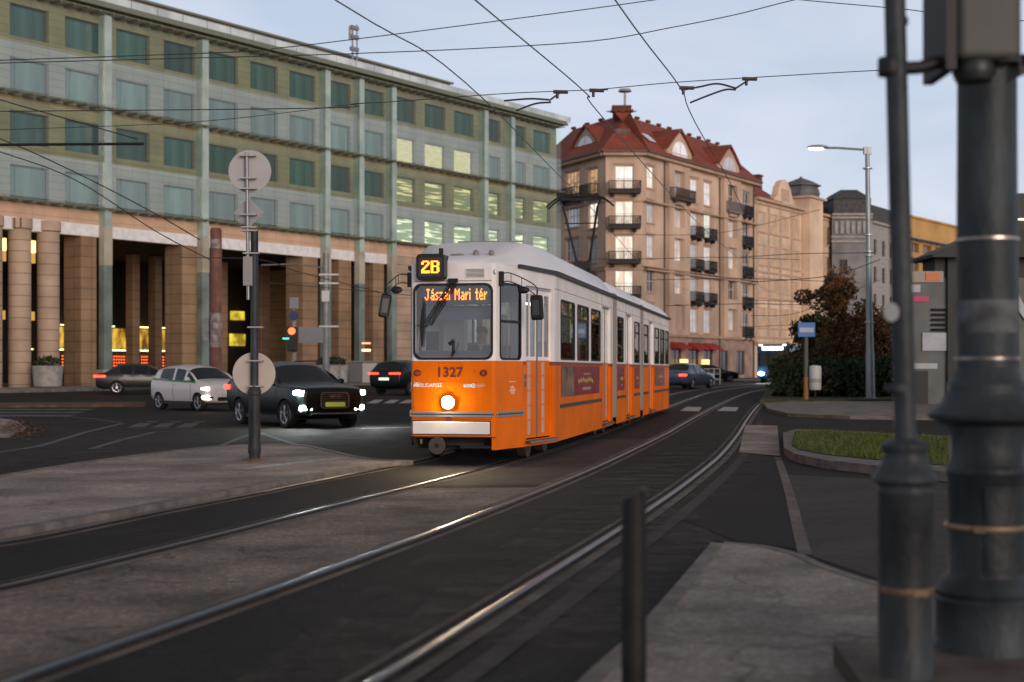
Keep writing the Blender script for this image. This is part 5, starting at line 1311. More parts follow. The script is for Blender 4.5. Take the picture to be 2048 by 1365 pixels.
    for yy in (wf, wr_):
        for s_ in (-1, 1): cut.m(4).cyl((s_ * (w - .26), yy, wb), (s_ * (w + .2), yy, wb), wb * 1.13, 28)
    bmesh.ops.recalc_face_normals(cut.b, faces=cut.b.faces)
    cm = bpy.data.meshes.new('cut'); cut.b.to_mesh(cm); cut.b.free()
    for q in range(5): cm.materials.append(paint)
    co = bpy.data.objects.new('cut', cm); COL.objects.link(co)
    ss = tmp.modifiers.new('s', 'SUBSURF'); ss.levels = detail; ss.render_levels = detail
    bo = tmp.modifiers.new('b', 'BOOLEAN'); bo.object = co; bo.operation = 'DIFFERENCE'; bo.solver = 'EXACT'
    bpy.context.view_layer.update()
    ev = bpy.data.meshes.new_from_object(tmp.evaluated_get(bpy.context.evaluated_depsgraph_get()))
    bpy.data.objects.remove(tmp); bpy.data.objects.remove(co)
    for mi, nm, mm in ((0, 'body', paint), (1, 'side_window', CGL), (-1, 'side_window', CGL), (2, 'windscreen', CGL), (3, 'rear_window', CGL), (4, 'wheel_arch', CARBLK)):
        b = bmesh.new(); b.from_mesh(ev); bmesh.ops.delete(b, geom=[f for f in b.faces if f.material_index != abs(mi) or (abs(mi) == 1 and f.calc_center_median().x * mi < 0)], context='FACES')
        if not b.faces: b.free(); continue
        q = MB(); q.b.free(); q.b = b
        for f in b.faces: f.material_index = 0
        me2 = bpy.data.meshes.new(nm); b.to_mesh(me2); b.free(); me2.materials.append(mm); me2.polygons.foreach_set('use_smooth', [True] * len(me2.polygons))
        o = bpy.data.objects.new(nm, me2); COL.objects.link(o); o.parent = C_
    from mathutils.bvhtree import BVHTree
    ev.calc_loop_triangles(); bv = BVHTree.FromPolygons([v.co.copy() for v in ev.vertices], [tuple(t.vertices) for t in ev.loop_triangles])
    SEAMS = {'suv': [[(1.32, .95), (1.30, .60), (1.36, .34)], [(2.72, 1.0), (2.74, .6), (2.72, .34)], [(3.62, 1.02), (3.60, .75), (3.35, .52)], [(1.36, .34), (2.72, .34), (3.25, .36)]],
             'hatch': [[(1.02, .86), (1.0, .55), (1.05, .30)], [(2.05, .92), (2.08, .6), (2.04, .30)], [(1.05, .30), (1.6, .29), (2.04, .30)]],
             'saloon': [[(1.3, .80), (1.3, .5), (1.36, .30)], [(2.72, .84), (2.74, .5), (2.72, .30)], [(3.5, .84), (3.45, .6), (3.2, .45)]]}[kind_]
    a = MB()
    for ln in SEAMS:
        for s_ in (-1, 1):
            P = []
            for q0, q1 in zip(ln, ln[1:]):
                for t in range(6):
                    yy, zz = q0[0] + (q1[0] - q0[0]) * t / 6, q0[1] + (q1[1] - q0[1]) * t / 6
                    h_ = bv.ray_cast(Vector((s_ * 3, yy * k, zz * hs)), Vector((-s_, 0, 0)))[0]
                    if h_ and abs(h_.x) > w * .7: P.append(h_)
            if len(P) > 2: a.tube(P, .007, 5)
    for s_ in (-1, 1):                                # bonnet shut line
        P = []
        for t in range(8):
            h_ = bv.ray_cast(Vector((s_ * w * (.62 + .12 * t / 7), (.22 + (.95 if kind_ != 'hatch' else .5) * t / 7) * k, 3)), Vector((0, 0, -1)))[0]
            if h_: P.append(h_)
        if len(P) > 2: a.tube(P, .006, 5)
    a.build('shut_lines', CARBLK, C_)
    bpy.data.meshes.remove(ev)
    for yy in (wf, wr_):
        for s_ in (-1, 1):
            x1 = s_ * (w - .02); x0 = s_ * (w - .24)
            a = MB(); rs = []
            for xx, rr in ((x0, wb * .7), (x0, wb * .97), (x0 + s_ * .03, wb), (x1 - s_ * .03, wb), (x1, wb * .96), (x1 - s_ * .005, wb * .68), (x1 - s_ * .05, wb * .64)):
                rs.append([(xx, yy + rr * math.cos(2 * math.pi * t / 28), wb + rr * math.sin(2 * math.pi * t / 28)) for t in range(28)])
            a.rings(rs); wh = a.build('wheel', TYRE, C_, smooth=50)
            a = MB(); a.m(1).cyl((x1 - s_ * .06, yy, wb), (x1 - s_ * .055, yy, wb), wb * .64, 24); a.m(0)
            a.cyl((x1 - s_ * .05, yy, wb), (x1 - s_ * .005, yy, wb), wb * .16, 12)
            for t in range(5):
                an = 2 * math.pi * t / 5 + .3; c_, s2 = math.cos(an), math.sin(an)
                for dl in (-.12, .12):
                    c3, s3 = math.cos(an + dl), math.sin(an + dl); a.tube([(x1 - s_ * .02, yy + c_ * wb * .1, wb + s2 * wb * .1), (x1 - s_ * .025, yy + c3 * wb * .62, wb + s3 * wb * .62)], wb * .045, 6)
            rs = []
            for xx, rr in ((x1 - s_ * .05, wb * .60), (x1 - s_ * .008, wb * .62), (x1 - s_ * .006, wb * .67), (x1 - s_ * .05, wb * .69)):
                rs.append([(xx, yy + rr * math.cos(2 * math.pi * t / 28), wb + rr * math.sin(2 * math.pi * t / 28)) for t in range(28)])
            a.rings(rs, caps=False); a.build('rim', [RIM, CARBLK], wh, smooth=50)
    # mirrors, handles, sills
    mir_y, mir_z = (1.62 * k, 1.08 * hs) if kind_ == 'suv' else ((1.08 * k, .98 * hs) if kind_ == 'hatch' else (1.6 * k, .95 * hs))
    for s_ in (-1, 1):
        a = MB(); a.ball((s_ * (w + .07), mir_y, mir_z + .05), .11, (.9, .5, .62), 12, 8); a.cyl((s_ * (w - .08), mir_y, mir_z), (s_ * (w + .03), mir_y, mir_z + .02), .025, 8); a.build('mirror', paint, C_, smooth=180)
        for hy in ((2.5, 3.3) if kind_ != 'hatch' else (1.95,)):
            a = MB(); a.cbox((s_ * (w * .985 + .006), hy * k, .86 * hs), (.03, .18, .03)); a.build('door_handle', paint, C_, bevel=.008)
        a = MB(); a.cbox((s_ * w * .93, (wf + wr_) / 2, .26 * hs), (.06, wr_ - wf - 2.4 * wb, .10)); a.build('sill', CARBLK, C_)
    for s_ in (1, -1):
        for p0, p1 in PIL: a = MB(); a.tube([(s_ * p0[0] * .99, p0[1], p0[2] - .02), (s_ * (p0[0] + p1[0]) / 2 * 1.0, (p0[1] + p1[1]) / 2, (p0[2] + p1[2]) / 2 + .015), (s_ * p1[0] * .985, p1[1] + .05, p1[2] - .012)], .035, 8); a.build('roof_pillar', paint, C_, smooth=180)
    a = MB(); a.cbox((0, L_ * .5, .32), (Wd * .8, L_ * .8, .2)); a.build('underbody', CARBLK, C_)
    return C_, k, hs, w
HL = mat('headlight beam', (1, 1, 1), emit=(.92, 1, .97), es=260); HLY = mat('warm headlight', (1, 1, 1), emit=(1, .88, .66), es=5.0); TLR = mat('tail light', (.6, .02, .01), emit=(1, .035, .02), es=5)
PBLK = mat('car paint black', (.006, .008, .008), .3, spec=.3, coat=.08); PWHT = mat('car paint white', (.66, .60, .60), .3, coat=.8); PGRY = mat('car paint graphite', (.02, .02, .021), .3, coat=.3); PBLU = mat('car paint steel blue', (.06, .08, .13), .25, coat=.9)
def rr_part(C_, name, x0, x1, z0, z1, y0, y1, m, r=.03, yaw=0.0, slant=0.0, parent=None):
    a = MB(); P = rrect(x0, x1, z0, z1, min(r, (z1 - z0) * .45, (x1 - x0) * .45)); cx = (x0 + x1) / 2
    a.rings([[(x, yy + abs(x) * yaw, z + abs(x - 0) * slant) for x, z in P] for yy in (y0, y1)]); return a.build(name, m, parent or C_)
# the black SUV
sy = G(560, 857)[1]
SUVX, SUVY = PX(668, 34.6), 34.6
suv, k, hs, w = car('suv_car', 'black SUV with bright headlights and a pale number plate, turning beside the tram', (SUVX, SUVY, gz(SUVY)), R(34), PBLK, 4.66, 1.90, 1.64)
for s_ in (-1, 1):
    X0, X1 = sorted((s_ * .50, s_ * .90)); rr_part(suv, 'headlight', X0, X1, .79, .90, -.055, .25, HL, .03, yaw=.16, slant=.03)
    X0, X1 = sorted((s_ * .58, s_ * .84)); rr_part(suv, 'fog_light', X0, X1, .46, .56, -.06, .25, HL, .02, yaw=.13)
    X0, X1 = sorted((s_ * .50, s_ * .57)); rr_part(suv, 'fog_light_strip', X0, X1, .53, .56, -.03, .2, HL, .01, yaw=.12)
    X0, X1 = sorted((s_ * .46, s_ * .86)); rr_part(suv, 'air_intake', X0, X1, .40, .46, -.005, .2, CARBLK, .02, yaw=.15)
for s_ in (-1, 1):
    X0, X1 = sorted((s_ * .55, s_ * .93)); rr_part(suv, 'tail_light', X0, X1, .92, 1.04, 4.25, 4.60, TLR, .03)
gr = rr_part(suv, 'grille', -.38, .38, .50, .88, -.045, .2, mat('grille dark', (.02, .021, .022), .4), .10)
a = MB()
for q in range(6): a.box(-.35 + .03 * (q == 0), .35 - .03 * (q == 0), -.06, -.046, .555 + q * .055, .567 + q * .055)
P = rrect(-.39, .39, .49, .89, .10); P1_ = rrect(-.365, .365, .515, .865, .08); a.rings([[(x, y, z) for x, z in Q] for Q, y in ((P, -.04), (P, -.062), (P1_, -.062), (P1_, -.04))], caps=False)
a.build('grille_bars', mat('grille chrome', (.28, .29, .29), .3, metal=.9), gr)
a = MB()
for q in range(4): a.X = Matrix.Translation((-.105 + q * .07, -.066, .80)); a.rings([[(r_ * math.cos(R(20 * t)), yy, r_ * math.sin(R(20 * t))) for t in range(18)] for r_, yy in ((.045, 0), (.045, -.006), (.034, -.006), (.034, 0))], caps=False)
a.X = Matrix(); a.build('badge', mat('badge chrome', (.5, .5, .5), .25, metal=.9), gr)
rr_part(suv, 'number_plate', -.26, .26, .535, .645, -.085, -.062, mat('yellow plate', (.55, .56, .10), .5, emit=(.55, .6, .08), es=.12), .01)
a = MB(); a.box(-.62, .62, -.05, .15, .355, .385); a.build('lower_trim', mat('satin trim', (.22, .22, .22), .4, metal=.7), suv)
a = MB()
for s_ in (-1, 1): a.tube([(s_ * .68, 2.1, 1.60), (s_ * .70, 2.3, 1.66), (s_ * .70, 3.6, 1.66), (s_ * .67, 3.9, 1.61)], .018, 8)
a.build('roof_rail', CARBLK, suv, smooth=40)
# the white city car with a green line
hx, hy = PX(458, 46.2), 46.2
hat, k, hs, w = car('hatchback_car', 'small white city car with a thin green stripe under its windows', (hx, hy, gz(hy)), R(45), PWHT, 3.6, 1.64, 1.50, 'hatch')
for s_ in (-1, 1):
    X0, X1 = sorted((s_ * .52, s_ * .79)); rr_part(hat, 'headlight', X0, X1, .68, .78, -.06, .30, HLY, .06, yaw=.19)
    rr_part(hat, 'daytime_light', X0, X1, .38, .51, -.06, .25, HLY, .04, yaw=.17); rr_part(hat, 'fog_light_surround', X0 + .05, X1 - .05, .42, .47, -.075, .22, CARBLK, .02, yaw=.16)
rr_part(hat, 'lower_grille', -.42, .42, .34, .46, -.01, .2, CARBLK, .04)
rr_part(hat, 'number_plate', -.25, .25, .52, .62, -.03, .0, mat('white plate', (.6, .6, .58), .5), .01)
GRN = mat('green stripe', (.07, .30, .03), .5)
a = MB()
for s_ in (-1, 1):
    P = [(.72, .90), (1.35, .925), (2.1, .945), (2.9, .985), (3.3, 1.0)]
    a.rings([[(s_ * (w * .998 + .008), y, z * hs), (s_ * (w * .998 + .008), y, z * hs + .045), (s_ * (w * .9), y, z * hs + .045), (s_ * (w * .9), y, z * hs)] for y, z in P])
a.build('stripe', GRN, hat)
# cars further back
sx_, sy_ = PX(214, 70), 71.0
sed, k, hs, w = car('saloon_car', 'dark grey saloon with a red tail light passing the arcade behind the white city car', (PX(395, 71), 70.0, gz(70)), R(103), PGRY, 4.6, 1.8, 1.50, 'saloon', detail=1)
for s_ in (-1, 1):
    X0, X1 = sorted((s_ * .35, s_ * .86)); rr_part(sed, 'tail_light', X0, X1, .80, .90, 4.50, 4.66, TLR, .03)
    a = MB(); a.box(*sorted((s_ * .86, s_ * .915)), 4.1, 4.55, .80, .90); a.build('tail_light', TLR, sed)
rc, k, hs, w = car('suv_car', 'black car with red tail lights half hidden behind the front of the tram', (-3.9, 70, gz(70)), R(153), PBLK, 4.5, 1.85, 1.62, detail=1)
for s_ in (-1, 1):
    X0, X1 = sorted((s_ * .30, s_ * .84)); rr_part(rc, 'tail_light', X0, X1, .95, 1.03, 4.40, 4.54, TLR, .03)
rr_part(rc, 'number_plate', -.26, .26, .68, .79, 4.44, 4.54, mat('lit plate', (.6, .65, .55), emit=(.75, 1, .75), es=.9), .01)
bc, k, hs, w = car('saloon_car', 'steel blue saloon braking just beyond the tail of the tram', (PX(1392, 86), 83, gz(83)), R(150), PBLU, 4.5, 1.8, 1.48, 'saloon', detail=1)
for s_ in (-1, 1):
    X0, X1 = sorted((s_ * .45, s_ * .86)); rr_part(bc, 'tail_light', X0, X1, .72, .82, 4.36, 4.54, TLR, .03)
for q, (u, y, rz, pm, lab) in enumerate(((1425, 118, 95, PGRY, 'dark parked car in front of the shops, left of the other parked car'), (1475, 119, 93, PBLK, 'black parked car under the right end of the peach corner house'))):
    cc, *_ = car('saloon_car', lab, (PX(u, y), y, gz(y) + .02), R(rz), pm, 4.4, 1.78, 1.46, 'saloon', detail=1, group='cars parked in front of the shops')
# the distant blue bus
BY = 108; bx0, bx1 = PX(1522, BY), PX(1592, BY)
bus = thing('bus', 'dark blue bus with white lit front coming round the far bend by the hedge', 'bus', (PX(1545, BY), BY, gz(BY)), -R(22))
a = MB(); a.box(-1.2, 1.2, 0, 9, .35, 2.95); a.build('body', mat('bus blue', (.015, .06, .13), .35, coat=.5), bus, bevel=.15, seg=3)
a = MB(); a.box(-1.05, 1.05, -.02, .1, 1.25, 2.35); a.build('windscreen', CGL, bus, bevel=.05)
a = MB()
for q in range(5): a.box(-1.215, -1.19, .6 + q * 1.6, 1.95 + q * 1.6, 1.3, 2.4)
a.build('side_window', CGL, bus)
a = MB(); a.box(-.8, .8, -.03, .05, 2.5, 2.78); a.build('destination_panel', mat('bus panel lit', (1, 1, 1), emit=(.85, 1, .92), es=2.2), bus)
for s_ in (-1, 1):
    a = MB(); a.ball((s_ * .88, -.02, .72), .16, (1.2, .4, .6)); a.build('headlight', HL, bus)
    a = MB(); a.ball((s_ * .9, 0, 2.88), .10, (1.6, .5, .4)); a.build('marker_lamp', HLY, bus)
    for yy in (1.8, 7): a = MB(); a.cyl((s_ * .95, yy, .48), (s_ * 1.22, yy, .48), .48, 20); a.build('wheel', TYRE, bus)
# ================================================================ STREET FURNITURE, TREES, WIRES
IRONG = mat('painted mast', (.027, .034, .039), .5, noise=.5, nscale=3, bump=.35, bscale=25, spec=.25, stretch=(1, 1, .5))
IRONT = mat('painted thin mast', (.028, .033, .037), .5, noise=.5, nscale=4, bump=.35, bscale=30, spec=.25, stretch=(1, 1, .5))
BRASS = mat('worn clamp', (.22, .15, .09), .5, metal=.5, noise=.4)
# foreground slender mast with the signal
PY = 6.0; px_ = PX(1811, PY)
pm_ = thing('signal_post', 'slender grey cast iron signal post with a flared collar in the right foreground', 'post', (px_, PY, .06))
a = MB(); a.lathe([(.13, 0), (.13, .05), (.114, .07), (.113, .86), (.118, .87), (.118, .885), (.113, .895), (.115, .905), (.138, .925), (.138, .94), (.118, .965), (.098, 1.00), (.088, 1.04), (.09, 1.045), (.098, 1.055), (.098, 1.075), (.08, 1.09), (.055, 1.10)], n=40); a.build('pedestal', IRONT, pm_, smooth=40)
a = MB(); a.tube([(0, 0, 1.09), (-.085, 0, 4.6)], .046, 28, .043); a.lathe([(.052, 1.30), (.052, 1.33)], n=28, lean=(-.024, 0)); a.build('shaft', IRONT, pm_, smooth=40)
a = MB(); a.lathe([(.1145, .45), (.116, .455), (.116, .475), (.1145, .48)], n=40); a.cbox((.03, -.116, .466), (.06, .014, .03)); a.build('clamp', BRASS, pm_, smooth=40)
a = MB(); a.X = Matrix.Translation((-.075, -.062, 1.63)); P = [(.032 * math.cos(R(20 * t)), .04 * math.sin(R(20 * t))) for t in range(18)]; a.rings([[(x, y, z) for x, z in P] for y in (0, .02)]); a.build('sticker_plate', mat('pale plate', (.22, .23, .24), .5), pm_)
ax = -.072
a = MB(); a.tube([(ax + .03, 0, 2.66), (ax + .13, 0, 2.665), (ax + .22, 0, 2.69)], .028, 12); a.lathe([(.047, 2.63), (.050, 2.635), (.050, 2.70), (.047, 2.705)], (ax + .006, 0, 0), 24)
a.cbox((ax + .05, 0, 2.83), (.03, .05, .10)); a.cbox((ax + .065, 0, 2.86), (.03, .03, .03)); a.build('arm', BLK, pm_, smooth=40)
sg = thing('traffic_light', 'grey backed traffic light hanging off the slender foreground post at the top right', 'traffic light', (px_ + .31, PY, 2.68))
a = MB(); a.box(-.12, .15, -.10, .12, .06, 1.0); a.build('housing', mat('signal back', (.045, .046, .042), .5, noise=.2), sg, bevel=.03, seg=3)
a = MB(); a.lathe([(.02, -.02), (.075, -.015), (.09, .02), (.085, .07), (.05, .12)], (-.02, 0, 0), 28); a.lathe([(.05, .07), (.055, .05), (.02, .045)], (.10, -.05, 0), 20); a.build('mounting_cap', mat('cap metal', (.03, .03, .03), .4, metal=.2), sg, smooth=40)
a = MB(); a.box(-.165, -.122, -.09, .25, .02, 1.0); a.build('back_board', BLK, sg)
a = MB()
for q in range(3): a.cyl((0, .12, .22 + .3 * q), (0, .26, .22 + .3 * q), .11, 20)
a.build('visor', BLK, sg)
a = MB(); a.box(.16, .28, -.06, .10, .04, .09); a.rings([[(.15, -.06, .0), (.30, -.06, .07), (.15, -.06, .09)], [(.15, .1, .0), (.30, .1, .07), (.15, .1, .09)]]); a.build('bracket', BLK, sg)
# foreground big mast
QY = 6.6; qx = PX(1974, QY)
bm_ = thing('catenary_mast', 'massive dark grey cast iron mast with stepped collars at the right edge', 'mast', (qx, QY, .06))
a = MB(); a.lathe([(.27, 0), (.27, .03), (.245, .06), (.255, .08), (.25, .11), (.235, .14), (.232, .30), (.238, .33), (.228, .345), (.24, .37), (.225, .385), (.215, .41), (.182, .435), (.176, .45), (.176, .89), (.185, .905), (.187, .93), (.18, .945), (.168, .96), (.168, 1.09), (.175, 1.11), (.18, 1.13), (.21, 1.14), (.262, 1.165), (.268, 1.185), (.25, 1.205), (.21, 1.235), (.185, 1.275), (.178, 1.30), (.182, 1.315), (.176, 1.33), (.160, 1.345), (.150, 1.38), (.140, 1.40)], n=56); a.build('pedestal', IRONG, bm_, smooth=40)
a = MB(); a.lathe([(.140, 1.39), (.134, 2.4), (.130, 3.4), (.12, 8.8), (.0, 8.9)], n=48); a.build('shaft', IRONG, bm_, smooth=40)
a = MB()
for z, r_ in ((1.985, .139), (1.435, .142)): a.lathe([(r_, z), (r_ + .004, z + .002), (r_ + .004, z + .012), (r_, z + .014)], n=48)
a.build('steel_strap', mat('steel strap', (.40, .34, .30), .3, metal=.8, noise=.5, nscale=6), bm_, smooth=40)
a = MB()
def patch(r0, a0, a1, z0, z1, n=10):
    o_ = [(r0 * math.cos(R(a0 + (a1 - a0) * k / n)), r0 * math.sin(R(a0 + (a1 - a0) * k / n))) for k in range(n + 1)]; i_ = [(x * .9, y * .9) for x, y in o_]
    a.rings([[(x, y, z) for x, y in o_ + i_[::-1]] for z in (z0, z1)])
patch(.184, -112, -45, .46, .86); patch(.187, -108, -49, .48, .84); a.build('access_door', IRONG, bm_, smooth=30, bevel=.003)
a = MB(); a.lathe([(.188, .655), (.191, .66), (.191, .675), (.188, .68)], n=48); a.cbox((-.09, -.168, .667), (.05, .02, .03), R(-28)); a.build('clamp', BRASS, bm_, smooth=40)
a = MB()
for z, h_ in ((1.52, .16), (1.72, .22), (1.60, .08)):
    pass
a.lathe([(.1402, 1.56), (.1405, 1.57), (.1395, 1.70), (.139, 1.71)], n=48); a.build('torn_posters', mat('poster remains', (.085, .09, .095), .7, noise=.5, nscale=9), bm_, smooth=40)
# stone step the masts stand behind
sheet('stone_step', [(1666, 1284), (1700, 1283), (1900, 1284), (2300, 1290), (2500, 1560), (1900, 1560), (1790, 1460)], .16, mat('step stone', (.10, .075, .065), .85, noise=.3, nscale=5), mat('step side', (.055, .035, .028), .9), px=True)
# bollard
bl = thing('bollard', 'dark steel bollard standing at the kerb in the foreground', 'bollard', (PX(1268, 5.7), 5.7, 0.0))
a = MB(); P = [(.05 * math.cos(R(20 * t)), .05 * math.sin(R(20 * t)) * .9) for t in range(18)]
a.rings([[(x, y, 0) for x, y in P], [(x, y, .93 + x * .35) for x, y in P], [(x * .8, y * .8, .952 + x * .30) for x, y in P]]); a.lathe([(.075, 0), (.075, .02), (.055, .03)], n=18)
a.build('post', mat('bollard paint', (.012, .0125, .012), .6, spec=.2, noise=.3, nscale=6, bump=.2), bl, smooth=40)
a = MB(); a.cbox((.036, 0, .966), (.035, .03, .03)); a.build('cap_lug', BLK, bl)

# sign post on the refuge island
SP = G(509, 921, .06); sY = SP[1]; sS = FPX / sY
sp_ = thing('sign_post', 'dark post on the refuge island carrying the backs of two round signs', 'sign post', (SP[0], SP[1], .06))
def sz(v): return PZ(v, sY) - .06
a = MB(); a.lathe([(.085, 0), (.085, .10), (.10, .12), (.10, .20), (.095, .25), (.088, 1.0), (.105, 1.01), (.105, 1.07), (.085, 1.10), (.062, 1.15), (.058, sz(460))], n=20); a.build('shaft', IRONT, sp_, smooth=40)
a = MB(); a.tube([(-.095, 0, sz(600)), (-.12, 0, sz(306))], .028, 12); a.build('extension_tube', mat('galvanised tube', (.24, .24, .25), .4, metal=.5), sp_, smooth=40)
SBK = mat('sign back', (.40, .385, .385), .5, noise=.06); SBK2 = mat('sign back warm', (.50, .42, .37), .5, noise=.06)
def disc(cx, cz, r_, m, y=-.075, name='round_sign'):
    a = MB(); P = [(cx + r_ * math.cos(R(10 * t)), cz + r_ * math.sin(R(10 * t))) for t in range(36)]; Q = [(cx + (r_ - .02) * math.cos(R(10 * t)), cz + (r_ - .02) * math.sin(R(10 * t))) for t in range(36)]
    a.rings([[(x, y, z) for x, z in P], [(x, y + .025, z) for x, z in P]]); o = a.build(name, m, sp_, bevel=.006)
    return o
# seen from the back: signs face away, the post passes in front of them
disc(-.085, sz(342), .33, SBK, .06); disc(-.02, sz(748), .33, SBK2, .06)
a = MB(); a.X = Matrix.Translation((-.10, .06, sz(425))) @ Matrix.Rotation(R(45), 4, 'Y'); a.box(-.17, .17, 0, .02, -.17, .17); a.build('diamond_sign', mat('grey sign back', (.30, .30, .31), .5), sp_, bevel=.02)
a = MB(); a.box(-.165, -.02, -.06, -.045, sz(572), sz(514)); a.build('plate_sign', mat('plate sign', (.27, .26, .25), .5), sp_)
a = MB()
for v, c in ((312, -.12), (357, -.115), (378, -.11), (430, -.11), (455, -.10), (462, -.09), (507, -.07), (722, 0), (773, 0), (655, 0)): a.cbox((c + .02, 0, sz(v)), (.24, .13, .02)); a.cbox((c, .03, sz(v)), (.16, .06, .03))
a.build('clamp', mat('clamp metal', (.42, .38, .36), .35, metal=.7), sp_)
a = MB(); a.lathe([(.20, .0), (.19, .015), (.1, .03)], n=24); a.build('base_flange', mat('rusty flange', (.22, .085, .035), .85, noise=.4, nscale=8), sp_)

# pedestrian and traffic signals in the background
SIG = mat('signal housing', (.02, .02, .02), .6); POSTG = mat('grey post', (.20, .20, .195), .5, metal=.3, noise=.2)
RLIT = mat('red signal lens', (.6, .02, .01), emit=(1, .05, .02), es=6); GLIT = mat('green signal lens', (.02, .4, .3), emit=(.05, .8, .5), es=1.5)
y = 58.0; tl = thing('traffic_light', 'traffic light showing red with signs beside it, in front of the arcade', 'traffic light', (PX(588, y), y, gz(y)))
a = MB(); a.cyl((0, 0, 0), (0, 0, 3.4), .10, 14); a.cbox((0, .0, 3.7), (.06, .06, .7)); a.build('post', mat('beige post', (.26, .21, .17), .6), tl, smooth=40)
a = MB(); a.box(-.24, .16, -.32, -.08, 2.0, 3.0); a.build('housing', SIG, tl, bevel=.04)
a = MB(); a.cyl((-.04, -.32, 2.82 - .0), (-.04, -.36, 2.82), .14, 18); a.build('red_lens', RLIT, tl)
a = MB(); a.cbox((-.28, -.3, 2.52), (.26, .06, .06)); a.build('green_lens', GLIT, tl)
a = MB(); a.box(.2, 1.2, -.1, -.06, 2.35, 3.0); a.build('sign_board', mat('grey blue board', (.20, .20, .22), .5), tl)
a = MB(); a.box(-.16, .2, -.1, -.06, 3.75, 4.2); a.build('sign_board', MATS['grey blue board'], tl)
a = MB(); a.cyl((0, -.1, 3.45), (0, -.14, 3.45), .2, 20); a.build('round_sign', mat('dark blue sign', (.03, .04, .10), .5), tl)
# red brown post and catenary mast by the arcade
y = 62.0; rp = thing('poster_column', 'reddish brown post with pasted notices left of the sign post', 'post', (PX(432, y), y, gz(y)))
a = MB(); a.lathe([(.30, 0), (.30, .2), (.26, .25), (.25, 7.3), (.20, 7.4)], n=20); a.build('shaft', mat('red brown paint', (.15, .06, .045), .6, noise=.3, nscale=2), rp, smooth=40)
a = MB(); a.lathe([(.262, 2.2), (.262, 3.7)], n=20); a.lathe([(.258, 6.5), (.258, 6.9)], n=20); a.build('notices', mat('pasted notices', (.26, .20, .19), .7, noise=.5, nscale=4), rp, smooth=40)
a = MB(); a.box(-.55, -.3, -.1, .1, 2.5, 3.5); a.box(.0, .3, -.32, -.26, 2.95, 3.05); a.build('signal_box', POSTG, rp)
y = 66.0; cm_ = thing('catenary_mast', 'grey tubular mast with pale clamps standing before the arcade piers', 'mast', (PX(652, y), y, gz(y)))
a = MB(); a.lathe([(.24, 0), (.24, .6), (.17, .7), (.15, 6.6)], n=18); a.build('shaft', POSTG, cm_, smooth=40)
a = MB()
for z in (5.6, 5.2, 3.2): a.cbox((.15, -.12, z), (.9, .1, .08))
a.cbox((0, -.17, 4.6), (.35, .03, .5)); a.build('clamp', mat('pale clamp', (.5, .5, .5), .4, metal=.3), cm_)
a = MB(); a.tube([(0, 0, 5.9), (-1.4, 0, 6.1), (-3.0, 0, 6.05)], .035, 6); a.build('bracket', POSTG, cm_)
# amber wall lamp on the fourth pier
a = MB(); c = FP(25.1, .75); a.X = Matrix.Translation((c[0], c[1], 0)); a.cbox((0, 0, 2.85), (.8, .1, .16)); a.m(1).cbox((0, 0, 3.35), (.8, .1, .12))
tag(a.build('wall_lamp', [mat('amber lamp', (1, .7, .4), emit=(1, .6, .3), es=1.6), mat('amber lamp dim', (1, .6, .4), emit=(1, .45, .2), es=.7)]), 'pair of amber lamp bars on the arcade pier nearest the tram', 'lamp')

# right side: lamp post, bus stop, kiosk, planting
y = 55.5; lp = thing('street_lamp', 'tall grey street lamp with a lit head on a straight arm right of the houses', 'street lamp', (PX(1741, y), y, gz(y) + .1))
LG = mat('lamp post grey', (.27, .30, .31), .45, metal=.4, noise=.1)
a = MB(); a.lathe([(.27, 0), (.27, .06), (.18, .1), (.17, 1.8), (.15, 1.9), (.10, 6), (.085, 9.85)], n=18, lean=(-.013, 0)); a.build('post', LG, lp, smooth=40)
a = MB(); a.tube([(-.12, 0, 9.75), (-1.3, 0, 9.83), (-1.7, 0, 9.83)], .045, 8); a.cbox((-.12, 0, 9.72), (.3, .16, .28)); a.build('arm', LG, lp, smooth=40)
a = MB(); a.ball((-2.05, 0, 9.86), .42, (1, .45, .22)); a.build('lamp_head', LG, lp, smooth=180)
a = MB(); a.ball((-2.12, -.02, 9.80), .32, (1, .45, .2)); a.build('lamp_glass', mat('lamp glass lit', (1, 1, 1), emit=(1, .80, .62), es=5), lp, smooth=180)
a = MB()
for z in (3.0, 5.6, 5.75, 9.0, 6.4): a.lathe([(.16, z), (.19, z + .01), (.19, z + .05), (.16, z + .06)], (-.013 * z, 0, 0), 14)
a.build('strap', mat('strap', (.5, .5, .48), .4, metal=.5), lp)
y = 54.0; st = thing('stop_sign_post', 'bus stop post with a blue sign on top and a white bin beside it', 'stop post', (PX(1612, y), y, gz(y) + .1))
a = MB(); a.lathe([(.09, 0), (.08, 2.6)], n=14); a.m(1).lathe([(.10, 0), (.095, .9)], n=14); a.build('post', [mat('stop post', (.10, .095, .09), .6), mat('orange post base', (.28, .13, .05), .7)], st, smooth=40)
a = MB(); a.box(-.33, .33, -.12, -.07, 2.42, 2.98); a.build('blue_sign', mat('sign blue', (.03, .13, .38), .4), st, bevel=.02)
a = MB(); a.box(-.27, .27, -.13, -.121, 2.60, 2.78); a.build('white_panel', mat('sign pale panel', (.35, .42, .55), .5), st)
wbn = thing('litter_bin', 'white cylindrical litter bin hung at the bus stop post', 'bin', (PX(1629, y), y - .12, gz(y) + .1))
a = MB(); a.lathe([(.20, .42), (.225, .45), (.23, 1.28), (.20, 1.33), (.05, 1.36)], n=22); a.m(1).lathe([(.232, .70), (.234, .71), (.234, .84), (.232, .85)], n=22); a.build('bin_body', [mat('white bin', (.50, .52, .50), .45), mat('bin band', (.28, .32, .26), .5)], wbn, smooth=40)
a = MB(); a.cyl((0, 0, 0), (0, 0, .45), .04, 8); a.build('stand', BLK, wbn)

